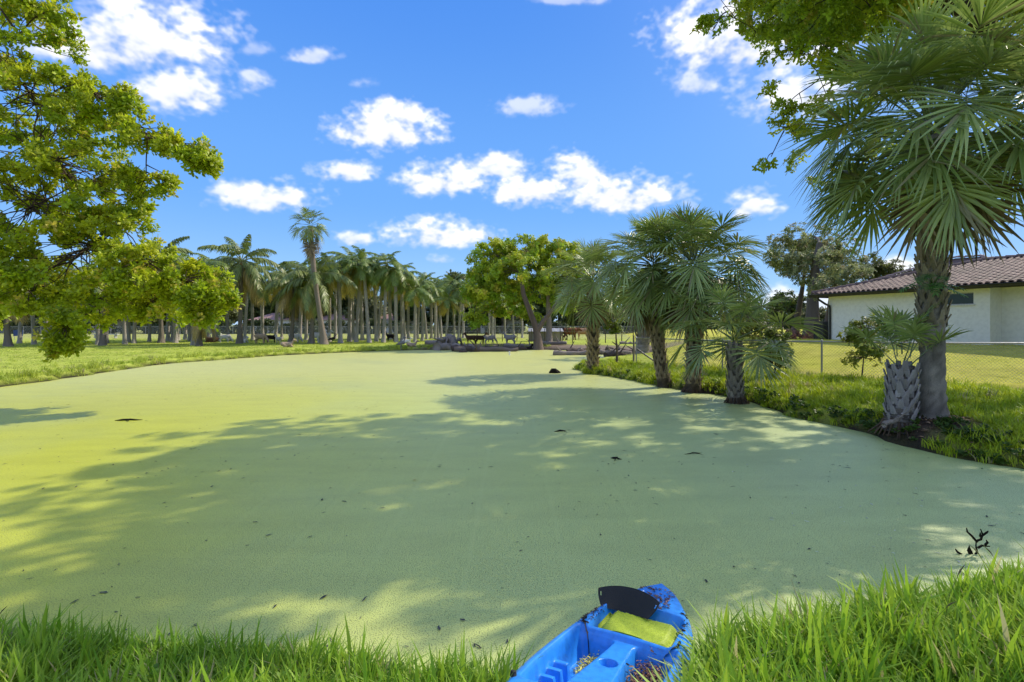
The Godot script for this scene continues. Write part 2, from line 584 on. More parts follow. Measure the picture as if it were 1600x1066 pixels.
# a costapalmate frond: stalk, then a fan of folded segments round a down-curved midrib, tips hanging
func fan_frond(elev_deg: float, stalk: float, radius: float, segs: int, dry: bool) -> ArrayMesh:
	var mb := MB.new()
	var green := Color(0.16, 0.235, 0.05)
	var pale := Color(0.34, 0.41, 0.125)
	var tan_ := Color(0.3, 0.23, 0.14)
	var e := deg_to_rad(elev_deg)
	var p := bend_path(e, stalk, R(0.05, 0.3), 5)
	var r := PackedFloat32Array([0.028, 0.02, 0.016, 0.014, 0.012, 0.01])
	mb.col = tan_ if dry else Color(0.16, 0.2, 0.075)
	mb.tube(p, r, 4)
	var T := (p[5] - p[4]).normalized()
	var rib := [p[5]]
	var tang := [Vector3(cos(atan2(T.y, T.x) - 0.15), sin(atan2(T.y, T.x) - 0.15), 0)]
	var a := atan2(T.y, T.x) - (0.0 if dry else R(0.15, 0.6) * smoothstep(62.0, 15.0, elev_deg))
	var ribs := 7
	for k in ribs:
		a -= R(0.02, 0.09)
		rib.append(rib[k] + Vector3(cos(a), sin(a), 0) * radius * 0.32 / ribs)
		tang.append(Vector3(cos(a), sin(a), 0))
	mb.tube(PackedVector3Array(rib), PackedFloat32Array([0.011, 0.01, 0.009, 0.008, 0.007, 0.006, 0.004, 0.003]), 4)
	var droop := R(0.03, 0.13) * radius
	var tone := R(0.85, 1.2)
	var cup := R(0.05, 0.4)
	for s in segs:
		var u := (s + 0.5) / segs * 2.0 - 1.0
		var ang := u * 2.5
		var at := int(clampf((1.0 - absf(u)) * ribs, 0, ribs))
		var t: Vector3 = tang[at]
		var n := Vector3(-t.y, t.x, 0)
		var dir: Vector3 = (t * cos(ang) + Vector3.BACK * sin(ang)).normalized()
		dir = (dir + n * (cup * absf(sin(ang)) - 0.06) + Vector3(R(-1, 1), R(-1, 1), R(-1, 1)) * 0.07).normalized()
		var L := radius * (0.66 + 0.34 * cos(ang * 0.55)) * R(0.9, 1.06)
		var sag := droop * R(0.7, 1.35)
		var wide := (t.cross(n) * cos(ang) + t * -sin(ang)).normalized()
		wide = (n.cross(dir)).normalized()
		var pts := PackedVector3Array()
		for q in [0.0, 0.16, 0.38, 0.6, 0.8, 1.0]:
			var drop: float = pow(q, 2.3) * sag
			var pos: Vector3 = rib[at] + dir * L * (q - 0.10 * q * q) + Vector3.DOWN * drop
			if q > 0.7 and dir.y > -0.4:
				pos += Vector3.DOWN * (q - 0.7) * L * R(0.0, 0.38)
			pts.append(pos)
		var w := radius * 2.5 / segs * 0.42
		var f := R(0.8, 1.2) * tone
		mb.col = (tan_ * R(0.5, 1.15) if dry else green.lerp(pale, R(0.0, 1.0)) * f)
		if not dry and rng.randf() < 0.05:
			mb.col = Color(0.24, 0.22, 0.1)
		mb.blade(pts, PackedFloat32Array([w * 0.25, w * 0.62, w, w * 0.72, w * 0.4, 0.0012]), wide, n * 0.55)
	return mb.mesh(M.dry_leaf if dry else M.fan_leaf)


# a feather frond: an arching midrib and two rows of leaflets
func feather_frond(elev_deg: float, length: float, pairs: int, leaf: float, sag: float, hang: float, hue: Color) -> ArrayMesh:
	var mb := MB.new()
	var p := bend_path(deg_to_rad(elev_deg), length, sag, 9)
	var r := PackedFloat32Array()
	for k in p.size():
		r.append(lerpf(0.035, 0.006, k / 9.0) * length / 2.5)
	mb.col = hue.lerp(Color(0.3, 0.3, 0.1), 0.5)
	mb.tube(p, r, 4)
	for k in pairs:
		var t := lerpf(0.16, 0.995, (k + 0.5) / pairs)
		var q := t * 9.0
		var a := int(minf(q, 8.0))
		var pos := p[a].lerp(p[a + 1], q - a)
		var fwd := (p[a + 1] - p[a]).normalized()
		var up := Vector3(-fwd.y, fwd.x, 0)
		var L := leaf * (0.35 + 0.65 * sin(PI * pow(t, 0.75))) * R(0.85, 1.1)
		for s in [-1.0, 1.0]:
			var dir: Vector3 = (Vector3.BACK * s + fwd * (0.45 + t * 0.5) + up * R(-0.25, 0.45)).normalized()
			var pts := PackedVector3Array()
			for g in [0.0, 0.45, 1.0]:
				pts.append(pos + dir * L * g * (1.0 - 0.25 * hang * g) + Vector3.DOWN * L * hang * g * g * R(0.7, 1.2))
			mb.col = hue * R(0.7, 1.35)
			var w := leaf * 0.062
			mb.blade(pts, PackedFloat32Array([w * 0.6, w, 0.002]), fwd, Vector3.ZERO)
	return mb.mesh(M.feather_leaf)


func make_fronds() -> void:
	rng.seed = 11
	for b in BINS:
		fans[b] = []
		for k in 3:
			fans[b].append(fan_frond(b, R(0.9, 1.2), R(0.9, 1.05), 42, false))
		rounds[b] = []
		for k in 2:
			rounds[b].append(fan_frond(b, 1.05, 0.95, 24, false))
	fans["dry"] = []
	for k in 3:
		fans["dry"].append(fan_frond([-50, -66, -72][k], 0.85, 1.0, 26, true))
	for kind in ["royal", "royal_gold", "coconut", "coconut_gold"]:
		feathers[kind] = {}
		for b in BINS:
			feathers[kind][b] = []
			for k in 2:
				var m: ArrayMesh
				match kind:
					"royal": m = feather_frond(b, R(2.4, 2.8), 36, 0.7, 1.75, 0.55, Color(0.19, 0.265, 0.055))
					"royal_gold": m = feather_frond(b, R(2.2, 2.6), 32, 0.6, 1.9, 0.7, Color(0.46, 0.37, 0.07))
					"coconut": m = feather_frond(b, R(3.6, 4.2), 46, 0.95, 1.5, 0.75, Color(0.2, 0.25, 0.07))
					"coconut_gold": m = feather_frond(b, R(3.3, 3.8), 40, 0.9, 1.6, 0.9, Color(0.4, 0.3, 0.1))
				feathers[kind][b].append(m)


func bin_of(e: float) -> int:
	var best := 10
	for b in BINS:
		if absf(b - e) < absf(best - e):
			best = b
	return best


func crown(o: Node3D, top: Vector3, n: int, e0: float, e1: float, size: float, pick: Callable, core := 0.12, tall := 0.5) -> void:
	var start := R(0, TAU)
	for k in n:
		var t := (k + 0.5) / n
		var e := lerpf(e0, e1, pow(t, 0.85)) + R(-9, 9)
		var az := start + k * 2.39996 + R(-0.2, 0.2)
		var s := size * R(0.88, 1.08) * (0.72 + 0.28 * smoothstep(0.0, 0.3, t))
		var basis := Basis(Vector3.UP, az) * Basis(Vector3.RIGHT, R(-0.35, 0.35))
		basis = basis.scaled_local(Vector3.ONE * s)
		var at := top + Vector3(0, tall * (0.5 - t), 0) + Basis(Vector3.UP, az) * Vector3(core, 0, 0)
		obj("frond", pick.call(e, t), o, Transform3D(basis, at))


func boot_mesh(k: int, hue: Color) -> ArrayMesh:
	# an old leaf base: two legs that clasp the trunk and one broken stub that leans out. Faces +Z, the trunk's axis 0.2 behind
	var mb := MB.new()
	var out := R(0.05, 0.13)
	for s in [-1.0, 1.0]:
		mb.col = hue * R(0.75, 1.15)
		var a := Vector3(s * R(0.085, 0.11), -0.2, -0.018)
		var b := Vector3(s * 0.02, 0.0, 0.028)
		plank(mb, a, b, 0.046, 0.056, 0.014)
	mb.col = hue * R(0.8, 1.2)
	plank(mb, Vector3(0, -0.03, 0.022), Vector3(R(-0.03, 0.03), R(0.12, 0.24), 0.02 + out * 0.8), 0.068, R(0.034, 0.05), 0.016)
	return mb.mesh(M.boot)


func plank(mb: MB, a: Vector3, b: Vector3, wa: float, wb: float, th: float) -> void:
	var d := (b - a).normalized()
	var side := d.cross(Vector3.BACK).normalized()
	var n := side.cross(d).normalized()
	var k := mb.v.size()
	for e in [[a, wa], [b, wb]]:
		var p: Vector3 = e[0]
		var w: float = e[1]
		mb.vert(p - side * w - n * th * 0.4)
		mb.vert(p - side * w * 0.55 + n * th)
		mb.vert(p + side * w * 0.55 + n * th)
		mb.vert(p + side * w - n * th * 0.4)
	for s in 3:
		mb.quad(k + s, k + s + 1, k + s + 5, k + s + 4)
	mb.quad(k + 4, k + 5, k + 6, k + 7)


func trunk_path(lean: Vector3, h: float, n: int, curve: float) -> PackedVector3Array:
	var p := PackedVector3Array()
	for k in n + 1:
		var t := float(k) / n
		p.append(Vector3(lean.x * lerpf(t, sqrt(t), curve), h * t - 0.12 * (1.0 - t), lean.z * lerpf(t, sqrt(t), curve)))
	return p


func along(p: PackedVector3Array, t: float) -> Vector3:
	var q := clampf(t, 0.0, 0.9999) * (p.size() - 1)
	return p[int(q)].lerp(p[int(q) + 1], q - int(q))


# cabbage palm. lean: where the trunk's top stands over its foot; boots: [from height share, to, rings, per ring] built one by one or joined
func sabal(label: String, pos: Vector3, h: float, r: float, lean: Vector3, fronds: int, size: float, o := {}) -> Node3D:
	rng.seed = hash(label)
	var t := thing("cabbage_palm", label, "palm tree", pos)
	var n := 60
	var p := trunk_path(lean, h, n, o.get("curve", 0.6))
	var mb := MB.new()
	var hue: Color = o.get("bark", Color(0.2, 0.155, 0.105))
	var rad := PackedFloat32Array()
	for k in n + 1:
		var u := float(k) / n
		rad.append(r * (0.86 + 0.5 * exp(-u * h * 3.5) + 0.03 * sin(k * 2.4) + R(-0.035, 0.035)) * (1.0 if not o.has("waist") else lerpf(1.0, 0.82, smoothstep(0.55, 0.2, u) * smoothstep(0.0, 0.15, u))))
	mb.col = hue
	mb.jit = 0.32
	mb.tube(p, rad, 20, 0.03, 3)
	obj("trunk", mb.mesh(M.palm_bark), t)
	var boots: Array = o.get("boots", [0.15, 1.0, int(h / 0.15), 7])
	var single: bool = o.get("single", false)
	var kinds := []
	for k in 5:
		kinds.append(boot_mesh(k, o.get("boot_hue", Color(0.27, 0.215, 0.14)) * R(0.8, 1.15)))
	var joined := []
	var tint := PackedColorArray()
	for a in int(boots[2]):
		var u := lerpf(boots[0], boots[1], (a + 0.5) / boots[2])
		var c := along(p, u)
		var rr := r * 0.93
		for b in int(boots[3]):
			var az: float = TAU * (b + (a % 2) * 0.5) / boots[3] + R(-0.1, 0.1)
			if rng.randf() < o.get("missing", 0.06):
				continue
			var s: float = TAU * r / boots[3] / 0.24 * R(0.95, 1.2) * o.get("boot_size", 1.0)
			var basis := Basis(Vector3.UP, az) * Basis(Vector3.BACK, R(-0.16, 0.16)) * Basis(Vector3.RIGHT, R(-0.04, 0.12) * o.get("flare", 1.0))
			var f := Transform3D(basis.scaled_local(Vector3(s, s * R(0.9, 1.15), s)), c + Basis(Vector3.UP, az) * Vector3(0, R(-0.02, 0.02), rr))
			if single:
				obj("leaf_base", kinds[rng.randi() % 5], t, f)
			else:
				joined.append(f)
				tint.append(V(R(0.7, 1.2)))
	if not single:
		scatter("leaf_bases", kinds[0], joined, tint, t)
	var top := p[n]
	crown(t, top + Vector3(0, 0.1, 0), fronds, o.get("e0", 84.0), o.get("e1", -34.0), size, func(e, _t): return (rounds if o.has("round") else fans)[bin_of(e)][rng.randi() % 2], r * 0.5, 0.6 * size)
	for k in int(o.get("dry", 5)):
		var az := R(0, TAU) if not o.has("dry_az") else R(o.dry_az - 0.8, o.dry_az + 0.8)
		obj("dry_frond", fans.dry[k % 3], t, Transform3D((Basis(Vector3.UP, az) * Basis(Vector3.RIGHT, R(-0.2, 0.2))).scaled_local(Vector3.ONE * size * R(0.8, 1.0)), top + Vector3(0, -0.2, 0)))
	# the fringe of fibres where the trunk meets the soil
	var skirt := MB.new()
	for k in 26:
		var az := TAU * k / 26.0 + R(-0.1, 0.1)
		var d := Vector3(cos(az), 0, sin(az))
		skirt.col = Color(0.13, 0.09, 0.06) * R(0.6, 1.3)
		skirt.tube(PackedVector3Array([d * r * 0.9 + Vector3(0, R(0.05, 0.16), 0), d * r * 1.35 + Vector3(0, 0.0, 0), d * r * R(1.6, 2.3) + Vector3(0, -0.16, 0)]), PackedFloat32Array([0.02, 0.018, 0.01]), 4)
	obj("roots", skirt.mesh(M.boot), t)
	return t


var royals := []     # finished royal palms to be copied


func make_royal(h: float, gold: float) -> Node3D:
	var t := thing("royal_palm", "", "palm tree")
	var mb := MB.new()
	var p := trunk_path(Vector3(R(-0.25, 0.25), 0, R(-0.2, 0.2)), h, 10, 0.0)
	var rad := PackedFloat32Array()
	for k in 11:
		var u := k / 10.0
		rad.append(0.115 + 0.1 * exp(-u * 14.0) + 0.02 * sin(u * PI))
	mb.col = Color(0.52, 0.475, 0.42)
	mb.jit = 0.14
	mb.tube(p, rad, 10, 0.03)
	obj("trunk", mb.mesh(M.palm_bark), t)
	var cs := MB.new()
	cs.col = Color(0.17, 0.22, 0.07)
	var top := p[10]
	cs.tube(PackedVector3Array([top - Vector3(0, 0.05, 0), top + Vector3(0, 0.3, 0), top + Vector3(0, 0.7, 0), top + Vector3(0, 0.95, 0)]), PackedFloat32Array([0.11, 0.13, 0.09, 0.06]), 8)
	obj("crownshaft", cs.mesh(M.feather_leaf), t)
	crown(t, top + Vector3(0, 0.85, 0), 17, 82.0, -52.0, 0.98, func(e, q): return feathers["royal_gold" if q > 1.0 - gold else "royal"][bin_of(e)][rng.randi() % 2], 0.05, 0.3)
	return t


func place_royal(k: int, pos: Vector3, turn: float, s: Vector3, label: String, group: String) -> void:
	var t: Node3D = royals[k][0]
	if royals[k][1]:
		t = t.duplicate()
		t.name = numbered("royal_palm")
		add_child(t)
	royals[k][1] = true
	t.position = pos
	t.rotation = Vector3(R(-0.045, 0.045), turn, R(-0.045, 0.045))
	t.scale = s
	tag(t, label, "palm tree", group)


func coconut(label: String, pos: Vector3, h: float, lean: Vector3, n: int, size: float, gold: float, group := "coconut palms in the far grove") -> void:
	rng.seed = hash(label)
	var t := thing("coconut_palm", label, "palm tree", pos, 0.0, group)
	var mb := MB.new()
	var p := trunk_path(lean, h, 12, 0.35)
	var rad := PackedFloat32Array()
	for k in 13:
		rad.append(0.15 + 0.2 * exp(-k / 12.0 * 9.0))
	mb.col = Color(0.29, 0.25, 0.2)
	mb.tube(p, rad, 10, 0.04)
	obj("trunk", mb.mesh(M.palm_bark), t)
	crown(t, p[12], n, 82.0, -58.0, size, func(e, q): return feathers["coconut_gold" if q > 1.0 - gold else "coconut"][bin_of(e)][rng.randi() % 2], 0.1, 0.5)
	var nut := MB.new()
	for k in 7:
		var az := R(0, TAU)
		nut.col = Color(0.2, 0.15, 0.05)
		var c := p[12] + Vector3(cos(az) * 0.3, R(-0.5, -0.15), sin(az) * 0.3)
		nut.tube(PackedVector3Array([c + Vector3(0, 0.14, 0), c + Vector3(0, 0.07, 0), c - Vector3(0, 0.05, 0), c - Vector3(0, 0.13, 0)]), PackedFloat32Array([0.03, 0.1, 0.1, 0.03]), 6)
	obj("coconuts", nut.mesh(M.hide), t)


# ---------------------------------------------------------------- broad-leaved trees
func rosette(leaves: int, len_: float, wide: float, lift: float) -> ArrayMesh:
	var mb := MB.new()
	for k in leaves:
		var az := k * 2.39996 + R(-0.4, 0.4)
		var up := R(lift - 0.5, lift + 0.5)
		var d := Vector3(cos(az) * cos(up), sin(up), sin(az) * cos(up))
		var side := d.cross(Vector3.UP).normalized()
		side = side.rotated(d, R(-0.7, 0.7))
		var n := side.cross(d)
		var L := len_ * R(0.7, 1.15)
		mb.col = V(R(0.75, 1.2))
		var o := Vector3(R(-1, 1), R(-0.6, 0.6), R(-1, 1)) * len_ * 0.5
		mb.blade(PackedVector3Array([o, o + d * L * 0.3, o + d * L * 0.68 - n * L * 0.04, o + d * L - n * L * 0.14]), PackedFloat32Array([0.006, wide * 0.32, wide * 0.5, 0.004]), side, n * -0.3)
	return mb.mesh(M.tree_leaf)


func limb(mb: MB, a: Vector3, b: Vector3, ra: float, rb: float, sag: float) -> PackedVector3Array:
	var n := 7
	var p := PackedVector3Array()
	var r := PackedFloat32Array()
	var L := a.distance_to(b)
	var j := Vector3(R(-1, 1), R(-1, 1), R(-1, 1)) * L * 0.07
	var j2 := Vector3(R(-1, 1), R(-1, 1), R(-1, 1)) * L * 0.05
	for k in n + 1:
		var t := float(k) / n
		p.append(a.lerp(b, t) + Vector3(0, sag * L * 4.0 * t * (1.0 - t), 0) + j * sin(t * PI) + j2 * sin(t * TAU))
		r.append(lerpf(ra, rb, sqrt(t)))
	mb.tube(p, r, 6 if ra > 0.03 else 4)
	return p


# lobes: [centre, radii, clumps] in the world; each lobe hangs on a limb from the trunk, each clump on a twig of its lobe's limb
func leafy(o: Node3D, trunk: PackedVector3Array, r0: float, lobes: Array, leaf: Mesh, per: int, spread: float, tones: Array, bark: Color, size := Vector2(0.8, 1.25), inner := 0.45) -> void:
	var mb := MB.new()
	mb.col = bark
	var rad := PackedFloat32Array()
	for k in trunk.size():
		rad.append(lerpf(r0 * 1.25, r0 * 0.5, float(k) / (trunk.size() - 1)))
	rad[0] = r0 * 1.7
	mb.jit = 0.25
	mb.tube(trunk, rad, 10, 0.06)
	var wood := MB.new()
	wood.col = bark
	var where := []
	var tint := PackedColorArray()
	var nodes := []
	for k in range(trunk.size() / 2, trunk.size()):
		nodes.append([trunk[k], lerpf(r0 * 1.25, r0 * 0.5, float(k) / (trunk.size() - 1)) * 0.75])
	var order := lobes.duplicate()
	var tip := trunk[trunk.size() - 1] + o.position
	order.sort_custom(func(a, b): return (a[0] as Vector3).distance_to(tip) < (b[0] as Vector3).distance_to(tip))
	for l in order:
		var c: Vector3 = l[0]
		c -= o.position
		var q: Vector3 = l[1]
		var best: Array = nodes[0]
		for nd in nodes:
			if (nd[0] as Vector3).distance_to(c) < (best[0] as Vector3).distance_to(c):
				best = nd
		var ra := clampf(0.03 + 0.025 * (best[0] as Vector3).distance_to(c), 0.02, maxf(best[1] * 0.8, 0.02))
		var path := limb(wood, best[0], c, ra, ra * 0.5, 0.04)
		for k in range(2, path.size()):
			nodes.append([path[k], lerpf(ra, ra * 0.5, k / 7.0)])
		for k in int(l[2]):
			var d := Vector3(R(-1, 1), R(-1, 1), R(-1, 1))
			while d.length_squared() > 1.0 or d.length_squared() < 0.02:
				d = Vector3(R(-1, 1), R(-1, 1), R(-1, 1))
			d = d.normalized() * pow(d.length(), inner)
			var end := c + d * q
			limb(wood, path[5 + rng.randi() % 3] if d.length() < 0.8 else path[4 + rng.randi() % 3], end, 0.016, 0.006, 0.02)
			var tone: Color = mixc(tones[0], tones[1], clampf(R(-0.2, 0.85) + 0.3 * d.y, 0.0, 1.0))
			for s in per:
				var g := Vector3(R(-1, 1), R(-0.75, 0.75), R(-1, 1))
				g = g.normalized() * sqrt(rng.randf()) * spread
				var f := (d + Vector3(0, 0.5, 0) + Vector3(R(-1, 1), R(-1, 1), R(-1, 1)) * 0.8).normalized()
				var basis := Basis(Quaternion(Vector3.UP, f)) * Basis(Vector3.UP, R(0, TAU))
				where.append(Transform3D(basis.scaled_local(Vector3.ONE * R(size.x, size.y)), end + g))
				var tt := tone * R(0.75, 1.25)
				if tones.size() > 2 and rng.randf() < 0.06:
					tt = tones[2]
				tint.append(tt)
	obj("trunk", mb.mesh(M.bark), o)
	obj("branches", wood.mesh(M.bark), o)
	scatter("leaves", leaf, where, tint, o)


func far_lobe(px: float, py: float, d: float, rx: float, ry: float, n: int, deep := 1.0) -> Array:
	return [far(px, py, d), Vector3(rx, ry, rx * deep if deep == 1.0 else deep * rx) / FOCAL * d, n]


# ---------------------------------------------------------------- house
func make_house() -> void:
	rng.seed = 31
	var o := thing("house", "low white stucco house with brown barrel tile roof beyond the wire fence", "house", Vector3(16.7, 0.8, -27.0))
	o.basis = Basis(Vector3(0.351, 0, 0.936).normalized(), Vector3.UP, Vector3(-0.936, 0, 0.351).normalized())
	var white := Color(0.82, 0.81, 0.765)
	var I := Transform3D.IDENTITY
	var w := MB.new()
	w.col = white
	var wall_box := func(x0: float, x1: float, y0: float, y1: float, z0: float, z1: float): w.box(Transform3D(Basis.IDENTITY, Vector3((x0 + x1) / 2, (y0 + y1) / 2, (z0 + z1) / 2)), Vector3(x1 - x0, y1 - y0, z1 - z0))
	wall_box.call(0.0, 4.4, 0.0, 2.62, -0.25, 0.0)
	wall_box.call(4.4, 6.4, 0.0, 1.95, -0.25, 0.0)
	wall_box.call(4.4, 6.4, 2.45, 2.62, -0.25, 0.0)
	wall_box.call(6.4, 6.95, 0.0, 2.62, -0.25, 0.0)
	wall_box.call(6.7, 6.95, 0.0, 2.62, -0.75, -0.25)
	wall_box.call(6.7, 17.0, 0.0, 2.62, -1.0, -0.75)
	wall_box.call(0.0, 0.25, 0.0, 2.62, -9.0, -0.25)
	wall_box.call(0.25, 17.0, 0.0, 2.62, -9.0, -8.75)
	wall_box.call(16.75, 17.0, 0.0, 2.62, -8.75, -1.0)
	wall_box.call(0.25, 16.75, -0.05, 0.05, -8.75, -1.0)
	obj("wall", w.mesh(M.stucco), o)
	var win := MB.new()
	win.col = V(0.6)
	for b in [[4.4, 6.4, 1.95, 1.99], [4.4, 6.4, 2.41, 2.45], [4.4, 4.44, 1.99, 2.41], [6.36, 6.4, 1.99, 2.41], [5.38, 5.42, 1.99, 2.41]]:
		win.box(Transform3D(Basis.IDENTITY, Vector3((b[0] + b[1]) / 2, (b[2] + b[3]) / 2, -0.09)), Vector3(b[1] - b[0], b[3] - b[2], 0.06))
	var wo := obj("window", win.mesh(M.paint), o)
	for x in [4.91, 5.89]:
		var pane := MB.new()
		pane.box(Transform3D(Basis.IDENTITY, Vector3(x, 2.2, -0.1)), Vector3(0.94, 0.42, 0.008))
		obj("pane", pane.mesh(M.glass), wo)
	var sill := MB.new()
	sill.col = white
	sill.box(Transform3D(Basis.IDENTITY, Vector3(5.4, 1.93, 0.02)), Vector3(2.1, 0.05, 0.1))
	obj("window_sill", sill.mesh(M.paint), o)
	# roof
	var e := 2.68
	var rd := 4.08
	var roof := MB.new()
	roof.col = Color(0.12, 0.085, 0.075)
	var A := Vector3(-0.55, e, 0.55)
	var B := Vector3(17.5, e, 0.55)
	var C := Vector3(17.5, rd, -4.5)
	var D := Vector3(4.5, rd, -4.5)
	var E := Vector3(-0.55, e, -9.55)
	var F := Vector3(17.5, e, -9.55)
	roof.face(A, B, C, D)
	roof.face(A, D, E, E)
	roof.face(E, D, C, F)
	roof.face(B, C, F, B)
	var ro := obj("roof", roof.mesh(M.clay), o)
	var under := MB.new()
	under.col = Color(0.70, 0.70, 0.66)
	under.box(Transform3D(Basis.IDENTITY, Vector3(8.475, 2.645, -4.5)), Vector3(18.0, 0.03, 10.0))
	obj("soffit", under.mesh(M.paint), o)
	var gut := MB.new()
	for g in [[Vector3(-0.66, 2.64, 0.6), Vector3(17.5, 2.64, 0.6)], [Vector3(-0.6, 2.64, 0.54), Vector3(-0.6, 2.64, -9.5)]]:
		var a: Vector3 = g[0]
		var b: Vector3 = g[1]
		var out := Vector3(0, 0, 1) if a.z == b.z else Vector3(-1, 0, 0)
		var rows := []
		for q in [[-0.05, 0.07], [-0.05, -0.08], [0.02, -0.09], [0.05, -0.04], [0.05, 0.01], [0.085, 0.05], [0.085, 0.075], [0.07, 0.075]]:
			rows.append(PackedVector3Array([a + out * q[0] + Vector3(0, q[1], 0), b + out * q[0] + Vector3(0, q[1], 0)]))
		gut.grid(rows)
	obj("gutter", gut.mesh(M.dark_metal), o)
	var dp := MB.new()
	var dpp := PackedVector3Array([Vector3(-0.12, 2.6, 0.62), Vector3(-0.12, 2.45, 0.6), Vector3(0.05, 2.2, 0.3), Vector3(0.12, 2.1, 0.08), Vector3(0.12, 1.9, 0.06), Vector3(0.12, 0.15, 0.06)])
	dp.tube(dpp, PackedFloat32Array([0.055, 0.055, 0.055, 0.055, 0.055, 0.055]), 8)
	obj("downspout", dp.mesh(M.dark_metal), o)
	# the clay tiles: barrels laid in courses
	var tile := MB.new()
	tile.col = Color.WHITE
	var rows := []
	for k in 3:
		var z: float = [0.0, -0.02, -0.44][k]
		var row := PackedVector3Array()
		for s in 9:
			var u := s / 8.0 * 2.0 - 1.0
			var y := 0.085 * sqrt(maxf(0.0, 1.0 - pow(absf(u) / 0.74, 2.0))) if absf(u) < 0.72 else 0.0
			row.append(Vector3(u * 0.135, y + (0.055 if k < 2 else 0.02) - (0.05 if k == 0 else 0.0), z))
		rows.append(row)
	tile.grid(rows)
	var tm := tile.mesh(M.clay)
	var where := []
	var tint := PackedColorArray()
	var slope := atan2(rd - e, 5.05)
	var L := Vector2(5.05, rd - e).length()
	for r in 16:
		var s := r * 0.34
		var x := -0.55 + s / L * 5.05 + 0.12 + (0.122 if r % 2 else 0.0)
		while x < 17.4:
			var p := Vector3(x, e + sin(slope) * s + 0.01, 0.6 - cos(slope) * s)
			where.append(Transform3D(Basis(Vector3.RIGHT, slope - 0.03 + R(-0.01, 0.01)) * Basis(Vector3.UP, R(-0.02, 0.02)), p))
			tint.append(Color(0.2, 0.125, 0.1) * R(0.6, 1.4))
			x += 0.245
	scatter("roof_tiles", tm, where, tint, ro)
	var caps := []
	var ct := PackedColorArray()
	for g in [[A + Vector3(0, 0.08, 0), D + Vector3(0, 0.09, 0)], [D + Vector3(0, 0.09, 0), C + Vector3(0, 0.09, 0)]]:
		var a: Vector3 = g[0]
		var b: Vector3 = g[1]
		var d := (b - a).normalized()
		var side := d.cross(Vector3.UP).normalized()
		var n := side.cross(d)
		var k := 0.0
		while k < a.distance_to(b):
			caps.append(Transform3D(Basis(side * 0.9, n * 1.1, -d), a + d * k))
			ct.append(Color(0.18, 0.12, 0.105) * R(0.75, 1.2))
			k += 0.4
	scatter("ridge_tiles", tm, caps, ct, ro)
	# the higher roof of the rear wing
	var rear := MB.new()
	rear.col = Color(0.21, 0.15, 0.14)
	var q0 := Vector3(-3.0, 3.4, -5.6)
	var q1 := Vector3(5.4, 3.4, -5.6)
	var q2 := Vector3(5.4, 3.4, -13.4)
	var q3 := Vector3(-3.0, 3.4, -13.4)
	var t0 := Vector3(0.75, 4.95, -9.2)
	var t1 := Vector3(1.7, 4.95, -9.8)
	rear.face(q0, q1, t1, t0)
	rear.face(q1, q2, t1, t1)
	rear.face(q2, q3, t0, t1)
	rear.face(q3, q0, t0, t0)
	var rw := obj("rear_roof", rear.mesh(M.clay), o)
	var rc := []
	var rt := PackedColorArray()
	for g in [[q0, t0], [t0, t1], [q1, t1]]:
		var a: Vector3 = g[0]
		var b: Vector3 = g[1]
		var d := (b - a).normalized()
		var side := d.cross(Vector3.UP).normalized()
		var k := 0.0
		while k < a.distance_to(b):
			rc.append(Transform3D(Basis(side, side.cross(d), -d), a + d * k))
			rt.append(Color(0.26, 0.185, 0.17) * R(0.75, 1.2))
			k += 0.4
	scatter("ridge_tiles", tm, rc, rt, rw)
	var rear_wall := MB.new()
	rear_wall.col = white
	rear_wall.box(Transform3D(Basis.IDENTITY, Vector3(1.2, 1.7, -11.2)), Vector3(7.4, 3.38, 3.4))
	obj("rear_wall", rear_wall.mesh(M.stucco), o)
	# utility box by the downspout
	var ub := thing("utility_cabinet", "dark grey ribbed utility box standing at the house corner by the downspout", "utility box", o.transform * Vector3(-0.5, 0.2, -0.1), o.rotation.y)
	var um := MB.new()
	um.col = V(0.07)
	um.box(Transform3D(Basis.IDENTITY, Vector3(0, 0.52, 0)), Vector3(0.55, 1.04, 0.45))
	obj("body", um.mesh(M.paint), ub)
	var lid := MB.new()
	lid.col = V(0.09)
	lid.box(Transform3D(Basis.IDENTITY, Vector3(0, 1.065, 0)), Vector3(0.61, 0.05, 0.51))
	obj("lid", lid.mesh(M.paint), ub)
	for k in 6:
		var rib := MB.new()
		rib.col = V(0.05)
		rib.box(Transform3D(Basis.IDENTITY, Vector3(-0.22 + k * 0.088, 0.5, 0.235)), Vector3(0.03, 0.9, 0.02))
		obj("rib", rib.mesh(M.paint), ub)


# ---------------------------------------------------------------- fences
func wires(mb: MB, a: Vector3, b: Vector3, h: float, gap: float, thick: float) -> void:
	var L := Vector2(a.x - b.x, a.z - b.z).length()
	var d := (b - a) / L
	var n := int(L / gap)
	for k in range(-int(h / gap), n):
		for s in 2:
			var u0 := k * gap
			var u1 := u0 + h
			var y0 := 0.0
			var y1 := h
			if u0 < 0.0:
				y0 = -u0
				u0 = 0.0
			if u1 > L:
				y1 = h - (u1 - L)
				u1 = L
			if u1 <= u0:
				continue
			var p := a + d * u0 + Vector3(0, y0 if s == 0 else h - y0, 0)
			var q := a + d * u1 + Vector3(0, y1 if s == 0 else h - y1, 0)
			var side := (q - p).cross(Vector3(-d.z, 0, d.x)).normalized() * thick
			mb.face(p - side, p + side, q + side, q - side)


